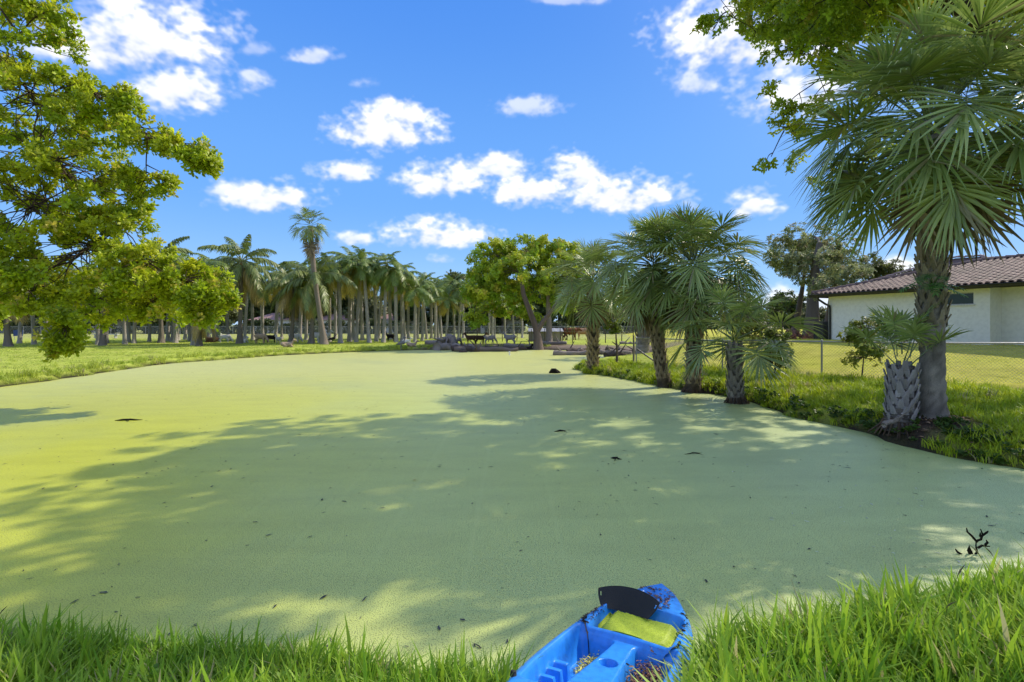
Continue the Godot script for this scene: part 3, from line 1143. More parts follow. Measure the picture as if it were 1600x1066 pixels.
func make_fences() -> void:
	rng.seed = 41
	var pts := [Vector2(5.0, -20.6), Vector2(7.2, -17.5), Vector2(9.2, -15.2), Vector2(11.4, -14.1), Vector2(13.6, -13.0), Vector2(16.0, -11.8)]
	var o := thing("chain_link_fence", "grey chain-link fence with round top rail before the house lawn", "fence", Vector3(9.2, 0.3, -15.2))
	var mesh_ := MB.new()
	for k in pts.size():
		var a := Vector3(pts[k].x, ground(pts[k].x, pts[k].y), pts[k].y)
		var p := MB.new()
		p.bar(Vector3(0, -0.2, 0), Vector3(0, 1.08, 0), 0.026, 0.026, 10)
		p.tube(PackedVector3Array([Vector3(0, 1.08, 0), Vector3(0, 1.11, 0), Vector3(0, 1.13, 0)]), PackedFloat32Array([0.032, 0.03, 0.008]), 10)
		obj("post", p.mesh(M.steel), o, Transform3D(Basis.IDENTITY, a - o.position))
		if k:
			var b := Vector3(pts[k - 1].x, ground(pts[k - 1].x, pts[k - 1].y), pts[k - 1].y)
			var r := MB.new()
			r.bar(b + Vector3(0, 1.06, 0) - o.position, a + Vector3(0, 1.06, 0) - o.position, 0.02, 0.02, 8)
			obj("top_rail", r.mesh(M.steel), o)
			wires(mesh_, b + Vector3(0, 0.02, 0) - o.position, a + Vector3(0, 0.02, 0) - o.position, 1.03, 0.085, 0.003)
	obj("chain_link", mesh_.mesh(M.steel), o).set_meta("kind", "stuff")
	var brace := MB.new()
	var c := Vector3(pts[0].x, ground(pts[0].x, pts[0].y), pts[0].y) - o.position
	brace.bar(c + Vector3(0.02, 0.62, 0), c + Vector3(0.85, 0.0, 0.35), 0.03, 0.03, 8)
	obj("brace", brace.mesh(M.dark_metal), o)
	# the long fence at the far side of the pasture
	var f := thing("pasture_fence", "long low chain-link fence running across the far side of the pasture", "fence", Vector3(-40, 0.35, -88))
	var links := MB.new()
	for k in 42:
		var x := -62.0 + k * 3.0
		var p := MB.new()
		p.bar(Vector3(x, -0.3, 0), Vector3(x, 1.35, 0), 0.035, 0.035, 6)
		obj("post", p.mesh(M.steel), f)
	wires(links, Vector3(-62, 0, 0), Vector3(61, 0, 0), 1.3, 0.22, 0.008)
	obj("chain_link", links.mesh(M.steel), f).set_meta("kind", "stuff")
	var rail := MB.new()
	rail.bar(Vector3(-62, 1.32, 0), Vector3(61, 1.32, 0), 0.03, 0.03, 6)
	obj("top_rail", rail.mesh(M.steel), f)
	# thin stakes with wire behind the far shore
	var s := thing("stake_fence", "row of thin dark wooden stakes with wire behind the far muddy shore", "fence", Vector3(-6, 0.35, -47))
	var prev := Vector3.ZERO
	for k in 17:
		var x := k * 1.28 + R(-0.2, 0.2)
		var z := -1.5 * sin(k * 0.4) + R(-0.3, 0.3) + (k * 0.1)
		var p := MB.new()
		p.col = Color(0.12, 0.095, 0.07)
		var h := R(1.05, 1.45)
		p.tube(PackedVector3Array([Vector3(x, -0.3, z), Vector3(x + R(-0.03, 0.03), h * 0.5, z), Vector3(x + R(-0.06, 0.06), h, z)]), PackedFloat32Array([0.045, 0.042, 0.036]), 6)
		obj("stake", p.mesh(M.wood), s)
		if k:
			var wr := MB.new()
			for y in [0.35, 0.65, 0.95]:
				wr.bar(prev + Vector3(0, y, 0), Vector3(x, y, z), 0.006, 0.006, 4)
			obj("wire", wr.mesh(M.steel), s)
		prev = Vector3(x, 0, z)


# ---------------------------------------------------------------- animals: one skin over joints, by surface nets
func skin(bones: Array, cell: float, k: float) -> ArrayMesh:
	var lo := Vector3.ONE * 1e9
	var hi := -lo
	for b in bones:
		for e in 2:
			var r: float = b[2 + e] + cell * 2.0
			lo = lo.min((b[e] as Vector3) - Vector3.ONE * r)
			hi = hi.max((b[e] as Vector3) + Vector3.ONE * r)
	var nx := int((hi.x - lo.x) / cell) + 2
	var ny := int((hi.y - lo.y) / cell) + 2
	var nz := int((hi.z - lo.z) / cell) + 2
	var f := PackedFloat32Array()
	f.resize(nx * ny * nz)
	f.fill(1.0)
	for b in bones:
		var a: Vector3 = b[0]
		var d: Vector3 = b[1] - b[0]
		var ra: float = b[2]
		var rb: float = b[3]
		var m := maxf(ra, rb) + cell * 2.0 + k
		var l := ((a.min(b[1]) - Vector3.ONE * m - lo) / cell).clamp(Vector3.ZERO, Vector3(nx - 1, ny - 1, nz - 1))
		var h := ((a.max(b[1]) + Vector3.ONE * m - lo) / cell).clamp(Vector3.ZERO, Vector3(nx - 1, ny - 1, nz - 1))
		var dd := maxf(d.length_squared(), 1e-9)
		for z in range(int(l.z), int(h.z) + 1):
			for y in range(int(l.y), int(h.y) + 1):
				for x in range(int(l.x), int(h.x) + 1):
					var p := lo + Vector3(x, y, z) * cell
					var t := clampf((p - a).dot(d) / dd, 0.0, 1.0)
					var v := p.distance_to(a + d * t) - lerpf(ra, rb, t)
					var at := (z * ny + y) * nx + x
					var w := f[at]
					var g := maxf(k - absf(w - v), 0.0) / k
					f[at] = minf(w, v) - g * g * k * 0.25
	var mb := MB.new()
	var ids := {}
	var off := [0, 1, nx, nx + 1, nx * ny, nx * ny + 1, nx * ny + nx, nx * ny + nx + 1]
	var pos := [Vector3(0, 0, 0), Vector3(1, 0, 0), Vector3(0, 1, 0), Vector3(1, 1, 0), Vector3(0, 0, 1), Vector3(1, 0, 1), Vector3(0, 1, 1), Vector3(1, 1, 1)]
	var edges := [[0, 1], [2, 3], [4, 5], [6, 7], [0, 2], [1, 3], [4, 6], [5, 7], [0, 4], [1, 5], [2, 6], [3, 7]]
	for z in nz - 1:
		for y in ny - 1:
			for x in nx - 1:
				var at := (z * ny + y) * nx + x
				var n := 0
				for q in off:
					if f[at + q] < 0.0:
						n += 1
				if n == 0 or n == 8:
					continue
				var sum := Vector3.ZERO
				var c := 0
				for e in edges:
					var u: float = f[at + off[e[0]]]
					var w: float = f[at + off[e[1]]]
					if (u < 0.0) != (w < 0.0):
						sum += (pos[e[0]] as Vector3).lerp(pos[e[1]], u / (u - w))
						c += 1
				ids[at] = mb.vert(lo + (Vector3(x, y, z) + sum / c) * cell)
	var step := [1, nx, nx * ny]
	for at in ids:
		for ax in 3:
			var s0: int = step[ax]
			var s1: int = step[(ax + 1) % 3]
			var s2: int = step[(ax + 2) % 3]
			if (f[at] < 0.0) != (f[at + s0] < 0.0) and ids.has(at - s1) and ids.has(at - s2) and ids.has(at - s1 - s2):
				if f[at] < 0.0:
					mb.quad(ids[at], ids[at - s2], ids[at - s1 - s2], ids[at - s1])
				else:
					mb.quad(ids[at], ids[at - s1], ids[at - s1 - s2], ids[at - s2])
	return mb.mesh(M.hide)


func B(ax: float, ay: float, az: float, bx: float, by: float, bz: float, ra: float, rb: float) -> Array:
	return [Vector3(ax, ay, az), Vector3(bx, by, bz), ra, rb]


func goat_bones(pose: String) -> Array:
	var b := []
	var low := 0.0 if pose != "lying" else -0.3
	b.append(B(-0.3, 0.56 + low, 0, 0.26, 0.54 + low, 0, 0.165, 0.16))
	b.append(B(-0.05, 0.5 + low, 0, 0.12, 0.49 + low, 0, 0.17, 0.17))
	b.append(B(0.26, 0.56 + low, 0, 0.36, 0.6 + low, 0, 0.15, 0.11))
	if pose == "grazing":
		b.append(B(0.36, 0.58, 0, 0.56, 0.3, 0, 0.11, 0.07))
		b.append(B(0.56, 0.3, 0, 0.68, 0.11, 0, 0.075, 0.04))
		for s in [-1.0, 1.0]:
			b.append(B(0.54, 0.33, s * 0.05, 0.47, 0.27, s * 0.15, 0.028, 0.02))
	else:
		b.append(B(0.36, 0.6 + low, 0, 0.52, 0.85 + low, 0, 0.1, 0.07))
		b.append(B(0.53, 0.87 + low, 0, 0.71, 0.79 + low, 0, 0.075, 0.042))
		for s in [-1.0, 1.0]:
			b.append(B(0.51, 0.9 + low, s * 0.04, 0.46, 0.86 + low, s * 0.16, 0.028, 0.02))
			b.append(B(0.53, 0.94 + low, s * 0.03, 0.44, 1.04 + low, s * 0.05, 0.022, 0.014))
	if pose == "lying":
		for s in [-1.0, 1.0]:
			b.append(B(0.26, 0.2, s * 0.12, 0.42, 0.06, s * 0.14, 0.07, 0.045))
			b.append(B(0.42, 0.06, s * 0.14, 0.22, 0.05, s * 0.16, 0.04, 0.03))
			b.append(B(-0.25, 0.22, s * 0.13, -0.02, 0.1, s * 0.19, 0.11, 0.06))
			b.append(B(-0.02, 0.1, s * 0.19, -0.25, 0.05, s * 0.21, 0.045, 0.03))
	else:
		for s in [-1.0, 1.0]:
			b.append(B(0.26, 0.5, s * 0.09, 0.27, 0.28, s * 0.095, 0.075, 0.045))
			b.append(B(0.27, 0.28, s * 0.095, 0.26 + s * 0.03, 0.03, s * 0.095, 0.04, 0.034))
			b.append(B(-0.3, 0.55, s * 0.09, -0.24, 0.36, s * 0.1, 0.12, 0.065))
			b.append(B(-0.24, 0.36, s * 0.1, -0.37, 0.24, s * 0.1, 0.055, 0.04))
			b.append(B(-0.37, 0.24, s * 0.1, -0.34 + s * 0.02, 0.03, s * 0.1, 0.038, 0.034))
	b.append(B(-0.44, 0.62 + low, 0, -0.53, 0.6 + low, 0, 0.04, 0.025))
	return b


func cow_bones() -> Array:
	var b := [B(-0.6, 1.08, 0, 0.5, 1.05, 0, 0.3, 0.32), B(-0.1, 0.95, 0, 0.2, 0.93, 0, 0.33, 0.33), B(0.5, 1.05, 0, 0.75, 1.15, 0, 0.28, 0.2), B(0.75, 1.15, 0, 0.95, 1.25, 0, 0.19, 0.15), B(0.95, 1.26, 0, 1.3, 1.08, 0, 0.15, 0.09), B(-0.88, 1.25, 0, -0.95, 0.6, 0, 0.04, 0.03), B(-0.95, 0.6, 0, -0.95, 0.45, 0, 0.05, 0.03)]
	for s in [-1.0, 1.0]:
		b.append(B(0.9, 1.33, s * 0.1, 0.86, 1.3, s * 0.3, 0.05, 0.035))
		b.append(B(0.5, 0.95, s * 0.18, 0.5, 0.5, s * 0.18, 0.14, 0.075))
		b.append(B(0.5, 0.5, s * 0.18, 0.52 + s * 0.05, 0.05, s * 0.18, 0.065, 0.06))
		b.append(B(-0.6, 1.05, s * 0.18, -0.5, 0.65, s * 0.2, 0.22, 0.12))
		b.append(B(-0.5, 0.65, s * 0.2, -0.72, 0.45, s * 0.2, 0.09, 0.065))
		b.append(B(-0.72, 0.45, s * 0.2, -0.66 + s * 0.06, 0.05, s * 0.2, 0.06, 0.055))
	return b


func bird_bones() -> Array:
	var b := [B(-0.12, 0.36, 0, 0.1, 0.4, 0, 0.07, 0.09), B(-0.12, 0.36, 0, -0.26, 0.31, 0, 0.06, 0.02), B(0.12, 0.43, 0, 0.17, 0.56, 0, 0.045, 0.028), B(0.17, 0.56, 0, 0.15, 0.66, 0, 0.028, 0.026), B(0.15, 0.67, 0, 0.21, 0.67, 0, 0.036, 0.022), B(0.21, 0.67, 0, 0.34, 0.6, 0, 0.016, 0.009)]
	for s in [-1.0, 1.0]:
		b.append(B(0.0, 0.33, s * 0.03, -0.02, 0.17, s * 0.035, 0.024, 0.012))
		b.append(B(-0.02, 0.17, s * 0.035, 0.0, 0.01, s * 0.035, 0.012, 0.012))
		b.append(B(0.0, 0.01, s * 0.035, 0.07, 0.01, s * 0.045, 0.011, 0.009))
	return b


var skins := {}
var coats := {}


func animal(kind: String, called: String, label: String, category: String, px: float, py: float, turn: float, coat: Color, size := 1.0) -> void:
	if not skins.has(kind):
		match kind:
			"cow": skins[kind] = skin(cow_bones(), 0.05, 0.09)
			"bird": skins[kind] = skin(bird_bones(), 0.014, 0.02)
			_: skins[kind] = skin(goat_bones(kind), 0.03, 0.05)
	var key := coat.to_html()
	if not coats.has(key):
		var m: StandardMaterial3D = M.hide.duplicate()
		m.albedo_color = (coat * 1.2).linear_to_srgb()
		coats[key] = m
	var o := obj(called, skins[kind])
	o.material_override = coats[key]
	o.position = foot(px, py)
	o.rotation.y = turn
	o.scale = Vector3.ONE * size
	tag(o, label, category)


func make_animals() -> void:
	var white := Color(0.66, 0.63, 0.57)
	var tan_ := Color(0.42, 0.31, 0.21)
	var brown := Color(0.085, 0.05, 0.032)
	var black := Color(0.025, 0.022, 0.022)
	var grey := Color(0.36, 0.33, 0.31)
	animal("grazing", "goat", "white goat grazing beside the short white-trunked palm", "goat", 351, 536, 0.2, white)
	animal("lying", "goat", "dark brown goat lying in the palm shade left of the white grazing goat", "goat", 331, 535.5, 3.3, brown, 1.15)
	animal("lying", "goat", "white goat lying at the foot of the big coconut palm", "goat", 381, 536, -0.5, white, 0.9)
	animal("grazing", "goat", "tan goat grazing in a pair right of the big coconut palm", "goat", 407, 537, -0.15, tan_, 1.15)
	animal("grazing", "goat", "black goat grazing close behind the tan goat", "goat", 424, 535.5, 0.4, black, 0.95)
	animal("standing", "goat", "small white goat standing right of the tan and black pair", "goat", 435, 536, 2.6, white, 0.75)
	animal("lying", "goat", "light tan goat lying alone on the sunny grass near the bank", "goat", 448, 543, 0.3, tan_, 0.9)
	animal("grazing", "sheep", "creamy white sheep grazing between two grey palm trunks", "sheep", 460, 535.5, -0.1, white, 1.15)
	animal("grazing", "sheep", "creamy white sheep grazing just left of the tall leaning fan palm", "sheep", 492, 536, -0.2, white, 1.3)
	animal("standing", "sheep", "white sheep half hidden behind the tall leaning fan palm's trunk", "sheep", 506, 535, 0.1, white, 1.2)
	animal("bird", "duck", "black bird on the grass right of the tall leaning fan palm", "bird", 519, 539, 0.3, black, 1.3)
	animal("standing", "goat", "black goat standing under the middle of the royal palm row", "goat", 610, 533, 2.9, black, 0.95)
	animal("bird", "wading_bird", "tall dark-bodied wading bird on the bank before the palms", "bird", 627, 541, -0.2, Color(0.2, 0.19, 0.19), 1.5)
	animal("lying", "goat", "white goat lying behind the dark wading bird", "goat", 635, 536.5, 0.0, white, 0.8)
	animal("lying", "goat", "pale brown goat lying on the bank right of the wading bird", "goat", 643, 540, 0.2, tan_, 0.8)
	animal("standing", "goat", "dark brown goat standing on the driftwood, facing left", "goat", 736, 537.5, 3.0, brown)
	animal("standing", "goat", "dark brown goat on the driftwood, facing right next to its twin", "goat", 750, 537.5, 0.25, brown)
	animal("grazing", "goat", "grey goat grazing right of the two dark brown goats", "goat", 765, 537.5, 0.3, grey)
	animal("standing", "goat", "grey goat with lowered body by the far muddy shore", "goat", 797, 538, 2.7, grey, 1.1)
	animal("lying", "goat", "black goat lying on the mud left of the forked tree", "goat", 821, 540, 0.1, black)
	animal("bird", "ibis", "white ibis wading at the far water's edge", "bird", 800, 547, 2.5, Color(0.8, 0.79, 0.77), 1.2)
	animal("cow", "cow", "black cow standing behind the far shore near the forked tree", "cow", 876, 531.5, 3.0, black, 0.95)
	animal("cow", "cow", "red brown cow standing right behind the black cow", "cow", 891, 531.5, 0.2, Color(0.16, 0.065, 0.035), 0.95)
	animal("cow", "cow", "light tan cow standing right of the red brown cow", "cow", 911, 530.5, 2.8, Color(0.5, 0.28, 0.17), 0.9)


# ---------------------------------------------------------------- driftwood and small things on the shore
func log_mesh(L: float, r: float, hue: Color, bends: float, stubs: int) -> ArrayMesh:
	var mb := MB.new()
	var p := PackedVector3Array()
	var q := PackedFloat32Array()
	for k in 9:
		var t := k / 8.0
		p.append(Vector3((t - 0.5) * L, r * 0.7 + R(-1, 1) * bends * r, R(-1, 1) * bends * r * 2.0))
		q.append(r * lerpf(1.1, 0.6, t) * R(0.85, 1.15))
	mb.col = hue
	mb.tube(p, q, 9, 0.12, rng.randi() % 9)
	for k in stubs:
		var a := p[1 + rng.randi() % 7]
		mb.tube(PackedVector3Array([a, a + Vector3(R(-0.3, 0.3), R(0.1, 0.4), R(-0.3, 0.3)), a + Vector3(R(-0.5, 0.5), R(0.3, 0.8), R(-0.5, 0.5))]), PackedFloat32Array([r * 0.4, r * 0.25, r * 0.1]), 5)
	return mb.mesh(M.bark)


func make_shore() -> void:
	rng.seed = 51
	var grey := Color(0.33, 0.28, 0.25)
	var dark := Color(0.13, 0.1, 0.085)
	var logs := [[690, 541, 2.6, 0.25, 0.1, grey, "pale grey log at the left end of the far driftwood"], [712, 543, 3.0, 0.32, 0.35, grey, "thick pale log in the middle of the tangled driftwood"], [728, 545, 2.2, 0.28, -0.4, dark, "dark wet log end above the water by the tangled driftwood"],
		[760, 545, 4.6, 0.22, 0.03, Color(0.24, 0.19, 0.16), "long brown log lying along the far muddy waterline"], [790, 543, 3.2, 0.2, -0.06, dark, "dark log behind the white ibis"], [815, 542, 2.8, 0.16, 0.15, grey, "grey log lying left of the forked tree's foot"],
		[860, 541, 2.6, 0.2, -0.2, grey, "grey log lying right of the forked tree's foot"], [895, 550, 2.4, 0.2, 0.05, grey, "pale log at the waterline left of the small cabbage palm on the point"], [912, 549.5, 2.0, 0.24, -0.1, dark, "dark log half in the water behind the palm on the point"],
		[945, 549, 3.4, 0.24, 0.06, grey, "long pale log across the narrow inlet behind the point"], [962, 552, 1.6, 0.2, 0.5, dark, "short dark log by the thin staked sapling"], [975, 547, 2.4, 0.22, -0.25, dark, "dark log beside the grey dead-looking trunk"], [985, 540, 1.8, 0.14, 0.1, grey, "thin grey log on the grass behind the inlet"]]
	for l in logs:
		var o := obj("driftwood_log", log_mesh(l[2], l[3], l[5], 0.35, 2))
		o.position = foot(l[0], l[1], 0.2)
		o.position.y = maxf(o.position.y, 0.0) - 0.04
		o.rotation.y = l[4]
		tag(o, l[6], "log", "driftwood along the far shore")
	for l in [[703, 542, 1.2, "knotted pale stump with spreading roots in the driftwood"], [722, 546, 1.0, "dark uprooted stump overhanging the far water"], [983, 548, 0.8, "low dark stump by the narrow inlet"]]:
		var t := thing("stump", l[3], "stump", foot(l[0], l[1], 0.2))
		var mb := MB.new()
		mb.col = grey if l[2] > 1.1 else dark
		var s: float = l[2]
		mb.tube(PackedVector3Array([Vector3(0, -0.2, 0), Vector3(0, 0.2, 0) * s, Vector3(0.05, 0.5, 0) * s, Vector3(0.1, 0.75, 0.05) * s]), PackedFloat32Array([0.5 * s, 0.4 * s, 0.33 * s, 0.28 * s]), 10, 0.15)
		obj("trunk", mb.mesh(M.bark), t)
		for k in 8:
			var az := R(0, TAU)
			var d := Vector3(cos(az), 0, sin(az))
			var rt := MB.new()
			rt.col = mb.col * R(0.7, 1.2)
			rt.tube(PackedVector3Array([d * 0.3 * s + Vector3(0, 0.3, 0) * s, d * 0.75 * s + Vector3(0, R(0.2, 0.6), 0) * s, d * R(1.0, 1.4) * s + Vector3(0, R(-0.1, 0.6), 0) * s]), PackedFloat32Array([0.16 * s, 0.1 * s, 0.03 * s]), 6)
			obj("root", rt.mesh(M.bark), t)
	# a galvanised trough behind the forked tree, a blue board on the left, two benches in the grove
	var tr := thing("shed", "low grey metal shed roof leaning behind the forked tree", "shed", foot(853, 533.5))
	var roof := MB.new()
	roof.col = V(0.36)
	for k in 12:
		roof.face(Vector3(-1.7 + k * 0.28, 1.25 + 0.03 * (k % 2), -1.0), Vector3(-1.42 + k * 0.28, 1.25 + 0.03 * ((k + 1) % 2), -1.0), Vector3(-1.42 + k * 0.28, 0.95 + 0.03 * ((k + 1) % 2), 0.6), Vector3(-1.7 + k * 0.28, 0.95 + 0.03 * (k % 2), 0.6))
	obj("roof", roof.mesh(M.paint), tr)
	for x in [-1.6, 1.55]:
		for z in [-0.9, 0.5]:
			var p := MB.new()
			p.col = Color(0.25, 0.2, 0.16)
			p.bar(Vector3(x, -0.2, z), Vector3(x, 1.2 if z < 0 else 0.98, z), 0.05, 0.05, 6)
			obj("post", p.mesh(M.wood), tr)
	var wl := MB.new()
	wl.col = Color(0.42, 0.36, 0.37)
	wl.box(Transform3D(Basis.IDENTITY, Vector3(0, 0.5, -0.85)), Vector3(3.1, 1.1, 0.04))
	obj("back_wall", wl.mesh(M.paint), tr)
	var bs := thing("sign_board", "small blue board on two posts among the palms at far left", "sign", foot(28, 532))
	var bm := MB.new()
	bm.col = Color(0.03, 0.06, 0.25)
	bm.box(Transform3D(Basis.IDENTITY, Vector3(0, 0.75, 0)), Vector3(0.95, 0.6, 0.04))
	obj("board", bm.mesh(M.paint), bs)
	for x in [-0.4, 0.4]:
		var p := MB.new()
		p.col = V(0.4)
		p.bar(Vector3(x, -0.1, -0.05), Vector3(x, 1.0, -0.05), 0.025, 0.025, 6)
		obj("post", p.mesh(M.paint), bs)
	var k := 0
	for b in [[326, 527, 3.2, "long white bench in the grove behind the short white-trunked palm"], [560, 528.5, 2.6, "white bench in the grove right of the tall leaning fan palm"], [165, 528.5, 3.0, "white bench in the grove behind the hanging leaves at far left"]]:
		var o := thing("bench", b[3], "bench", foot(b[0], b[1]))
		var seat := MB.new()
		seat.col = V(0.62)
		seat.box(Transform3D(Basis.IDENTITY, Vector3(0, 0.46, 0)), Vector3(b[2], 0.07, 0.4))
		obj("seat", seat.mesh(M.paint), o)
		for s in [-1.0, 1.0]:
			var leg := MB.new()
			leg.col = V(0.5)
			leg.box(Transform3D(Basis.IDENTITY, Vector3(s * b[2] * 0.4, 0.21, 0)), Vector3(0.09, 0.42, 0.36))
			obj("leg", leg.mesh(M.paint), o)
	# thin sapling stakes on the point, and the fallen branch by the big palm
	var st := thing("stake", "straight grey wooden stake standing on the grassy point", "stake", foot(990, 567))
	var sm := MB.new()
	sm.col = Color(0.3, 0.26, 0.21)
	sm.tube(PackedVector3Array([Vector3(0, -0.1, 0), Vector3(0.01, 0.55, 0), Vector3(0.0, 1.12, 0)]), PackedFloat32Array([0.045, 0.043, 0.04]), 7)
	obj("shaft", sm.mesh(M.wood), st)
	var cap := MB.new()
	cap.col = Color(0.24, 0.2, 0.16)
	cap.tube(PackedVector3Array([Vector3(0, 1.12, 0), Vector3(0, 1.14, 0)]), PackedFloat32Array([0.04, 0.026]), 7)
	obj("top", cap.mesh(M.wood), st)
	var br := obj("fallen_branch", log_mesh(0.75, 0.035, Color(0.33, 0.28, 0.23), 0.4, 1))
	br.position = Vector3(6.15, 0.36, -8.2)
	br.rotation = Vector3(0, 0.5, 0.12)
	tag(br, "bare pale branch lying on the bank below the stubby palm", "branch")
	# floating bits
	var snag := thing("snag", "black twiggy branch sticking up out of the duckweed near the right bank", "branch", Vector3(3.83, -0.03, -4.25))
	var arms := [[Vector3(-0.1, 0.02, 0), Vector3(-0.02, 0.0, 0), Vector3(0.04, 0.05, 0), Vector3(0.03, 0.12, 0), Vector3(0.02, 0.16, 0.01)], [Vector3(0.02, 0.16, 0.01), Vector3(-0.03, 0.22, 0), Vector3(-0.055, 0.25, 0), Vector3(-0.06, 0.29, 0)], [Vector3(0.02, 0.16, 0.01), Vector3(0.07, 0.18, 0), Vector3(0.085, 0.23, 0), Vector3(0.07, 0.28, 0)], [Vector3(0.085, 0.22, 0), Vector3(0.11, 0.25, 0.02), Vector3(0.115, 0.28, 0.03)],
		[Vector3(0.04, 0.09, 0), Vector3(0.09, 0.12, 0), Vector3(0.15, 0.105, 0.0)], [Vector3(0.12, 0.115, 0), Vector3(0.13, 0.15, 0), Vector3(0.115, 0.17, 0)], [Vector3(-0.1, 0.02, 0), Vector3(-0.15, 0.05, 0), Vector3(-0.17, 0.08, 0)], [Vector3(-0.03, 0.01, 0), Vector3(-0.06, 0.07, 0.01), Vector3(-0.055, 0.12, 0.01)], [Vector3(0.0, 0.02, 0), Vector3(-0.02, 0.08, -0.02), Vector3(-0.03, 0.11, -0.02)], [Vector3(0.075, 0.2, 0), Vector3(0.05, 0.22, 0.02), Vector3(0.045, 0.25, 0.02)], [Vector3(-0.03, 0.0, 0.02), Vector3(0.0, 0.02, 0.05), Vector3(0.0, -0.03, 0.08)]]
	for a in arms:
		var mb := MB.new()
		mb.col = Color(0.022, 0.017, 0.013)
		var rr := PackedFloat32Array()
		for q in a.size():
			rr.append(lerpf(0.011, 0.004, float(q) / (a.size() - 1)))
		var pp := PackedVector3Array()
		for v in a:
			pp.append((v as Vector3) * 0.85 + Vector3(R(-1, 1), R(-1, 1), R(-1, 1)) * 0.006)
		mb.tube(pp, rr, 6, 0.25, a.size())
		obj("twig", mb.mesh(M.bark), snag)
	for b in [[867, 583, 0.46, 0.1, 0.2, "dark broken root tip poking up through the distant duckweed", 0.12], [201, 657, 0.5, 0.022, 0.15, "black stick floating flat on the duckweed at left", 0.0], [875, 674, 0.24, 0.014, 0.4, "short dark twig floating in the shaded middle of the pond", 0.0], [963, 717, 0.16, 0.014, -0.5, "small dark twig floating right of the shaded middle", 0.0], [1083, 709, 0.3, 0.007, 0.3, "thin bare twig floating below the row of palms", 0.0]]:
		var mb := MB.new()
		mb.col = Color(0.03, 0.025, 0.02)
		var L: float = b[2]
		var up: float = b[6]
		mb.tube(PackedVector3Array([Vector3(-L / 2, 0, 0), Vector3(-L * 0.2, 0.01 + up * 0.5, 0.02), Vector3(L * 0.05, 0.015 + up * 0.75, -0.02), Vector3(L * 0.25, 0.008 + up * 0.2, 0.02), Vector3(L / 2, 0, 0)]), PackedFloat32Array([b[3] * 0.4, b[3], b[3] * 1.1, b[3] * 0.8, b[3] * 0.3]), 7, 0.3)
		mb.tube(PackedVector3Array([Vector3(-L * 0.1, 0.01, 0), Vector3(L * 0.1, 0.02 + up * 0.4, 0.1), Vector3(L * 0.18, 0.015, 0.18)]), PackedFloat32Array([b[3] * 0.6, b[3] * 0.5, b[3] * 0.2]), 5, 0.2)
		var o := obj("floating_stick", mb.mesh(M.bark))
		o.position = foot(b[0], b[1], 0.0)
		o.position.y = 0.0
		o.rotation.y = b[4]
		tag(o, b[5], "stick")


# ---------------------------------------------------------------- kayak
func hw(s: float) -> float:
	return 0.305 * pow(maxf(0.0, 1.0 - pow(absf(s) / 0.93, 2.4)), 0.62)


func gun(s: float) -> float:
	return 0.215 + 0.075 * pow(absf(s) / 0.93, 2.5)


func bowl(v: float, a: float, b: float, soft: float) -> float:
	return smoothstep(a - soft, a + soft, v) * (1.0 - smoothstep(b - soft, b + soft, v))


func deck(s: float, x: float) -> float:
	var w := hw(s)
	var t := absf(x) / maxf(w, 0.001)
	var y := gun(s) + 0.014 * (1.0 - t * t) - 0.03 * pow(smoothstep(0.82, 1.0, t), 2.0)
	var dep := 0.0
	var ax := absf(x)
	dep = maxf(dep, 0.065 * bowl(s, 0.28, 0.61, 0.018) * (1.0 - smoothstep(minf(0.195, w - 0.05) - 0.016, minf(0.195, w - 0.05) + 0.016, ax)))
	var cock := bowl(s, -0.40, 0.255, 0.016) * (1.0 - smoothstep(w - 0.075, w - 0.048, ax))
	dep = maxf(dep, 0.035 * cock)
	var console := 0.058 + 0.035 * smoothstep(0.25, -0.35, s)
	var foot_ := bowl(s, -0.35, 0.22, 0.016) * smoothstep(console - 0.012, console + 0.018, ax) * (1.0 - smoothstep(w - 0.10, w - 0.062, ax))
	dep = maxf(dep, 0.035 * cock + 0.105 * foot_)
	for k in 3:
		var c: float = [-0.22, -0.14, -0.06][k]
		var up := bowl(s, c - 0.022, c + 0.022, 0.007) * smoothstep(w - 0.155, w - 0.14, ax)
		dep = lerpf(dep, minf(dep, 0.06), up)
	dep += 0.05 * (1.0 - smoothstep(0.030, 0.038, Vector2(s + 0.0, x).length()))
	dep += 0.02 * bowl(s, 0.65, 0.83, 0.02) * (1.0 - smoothstep(0.06, 0.09, ax))
	return y - dep


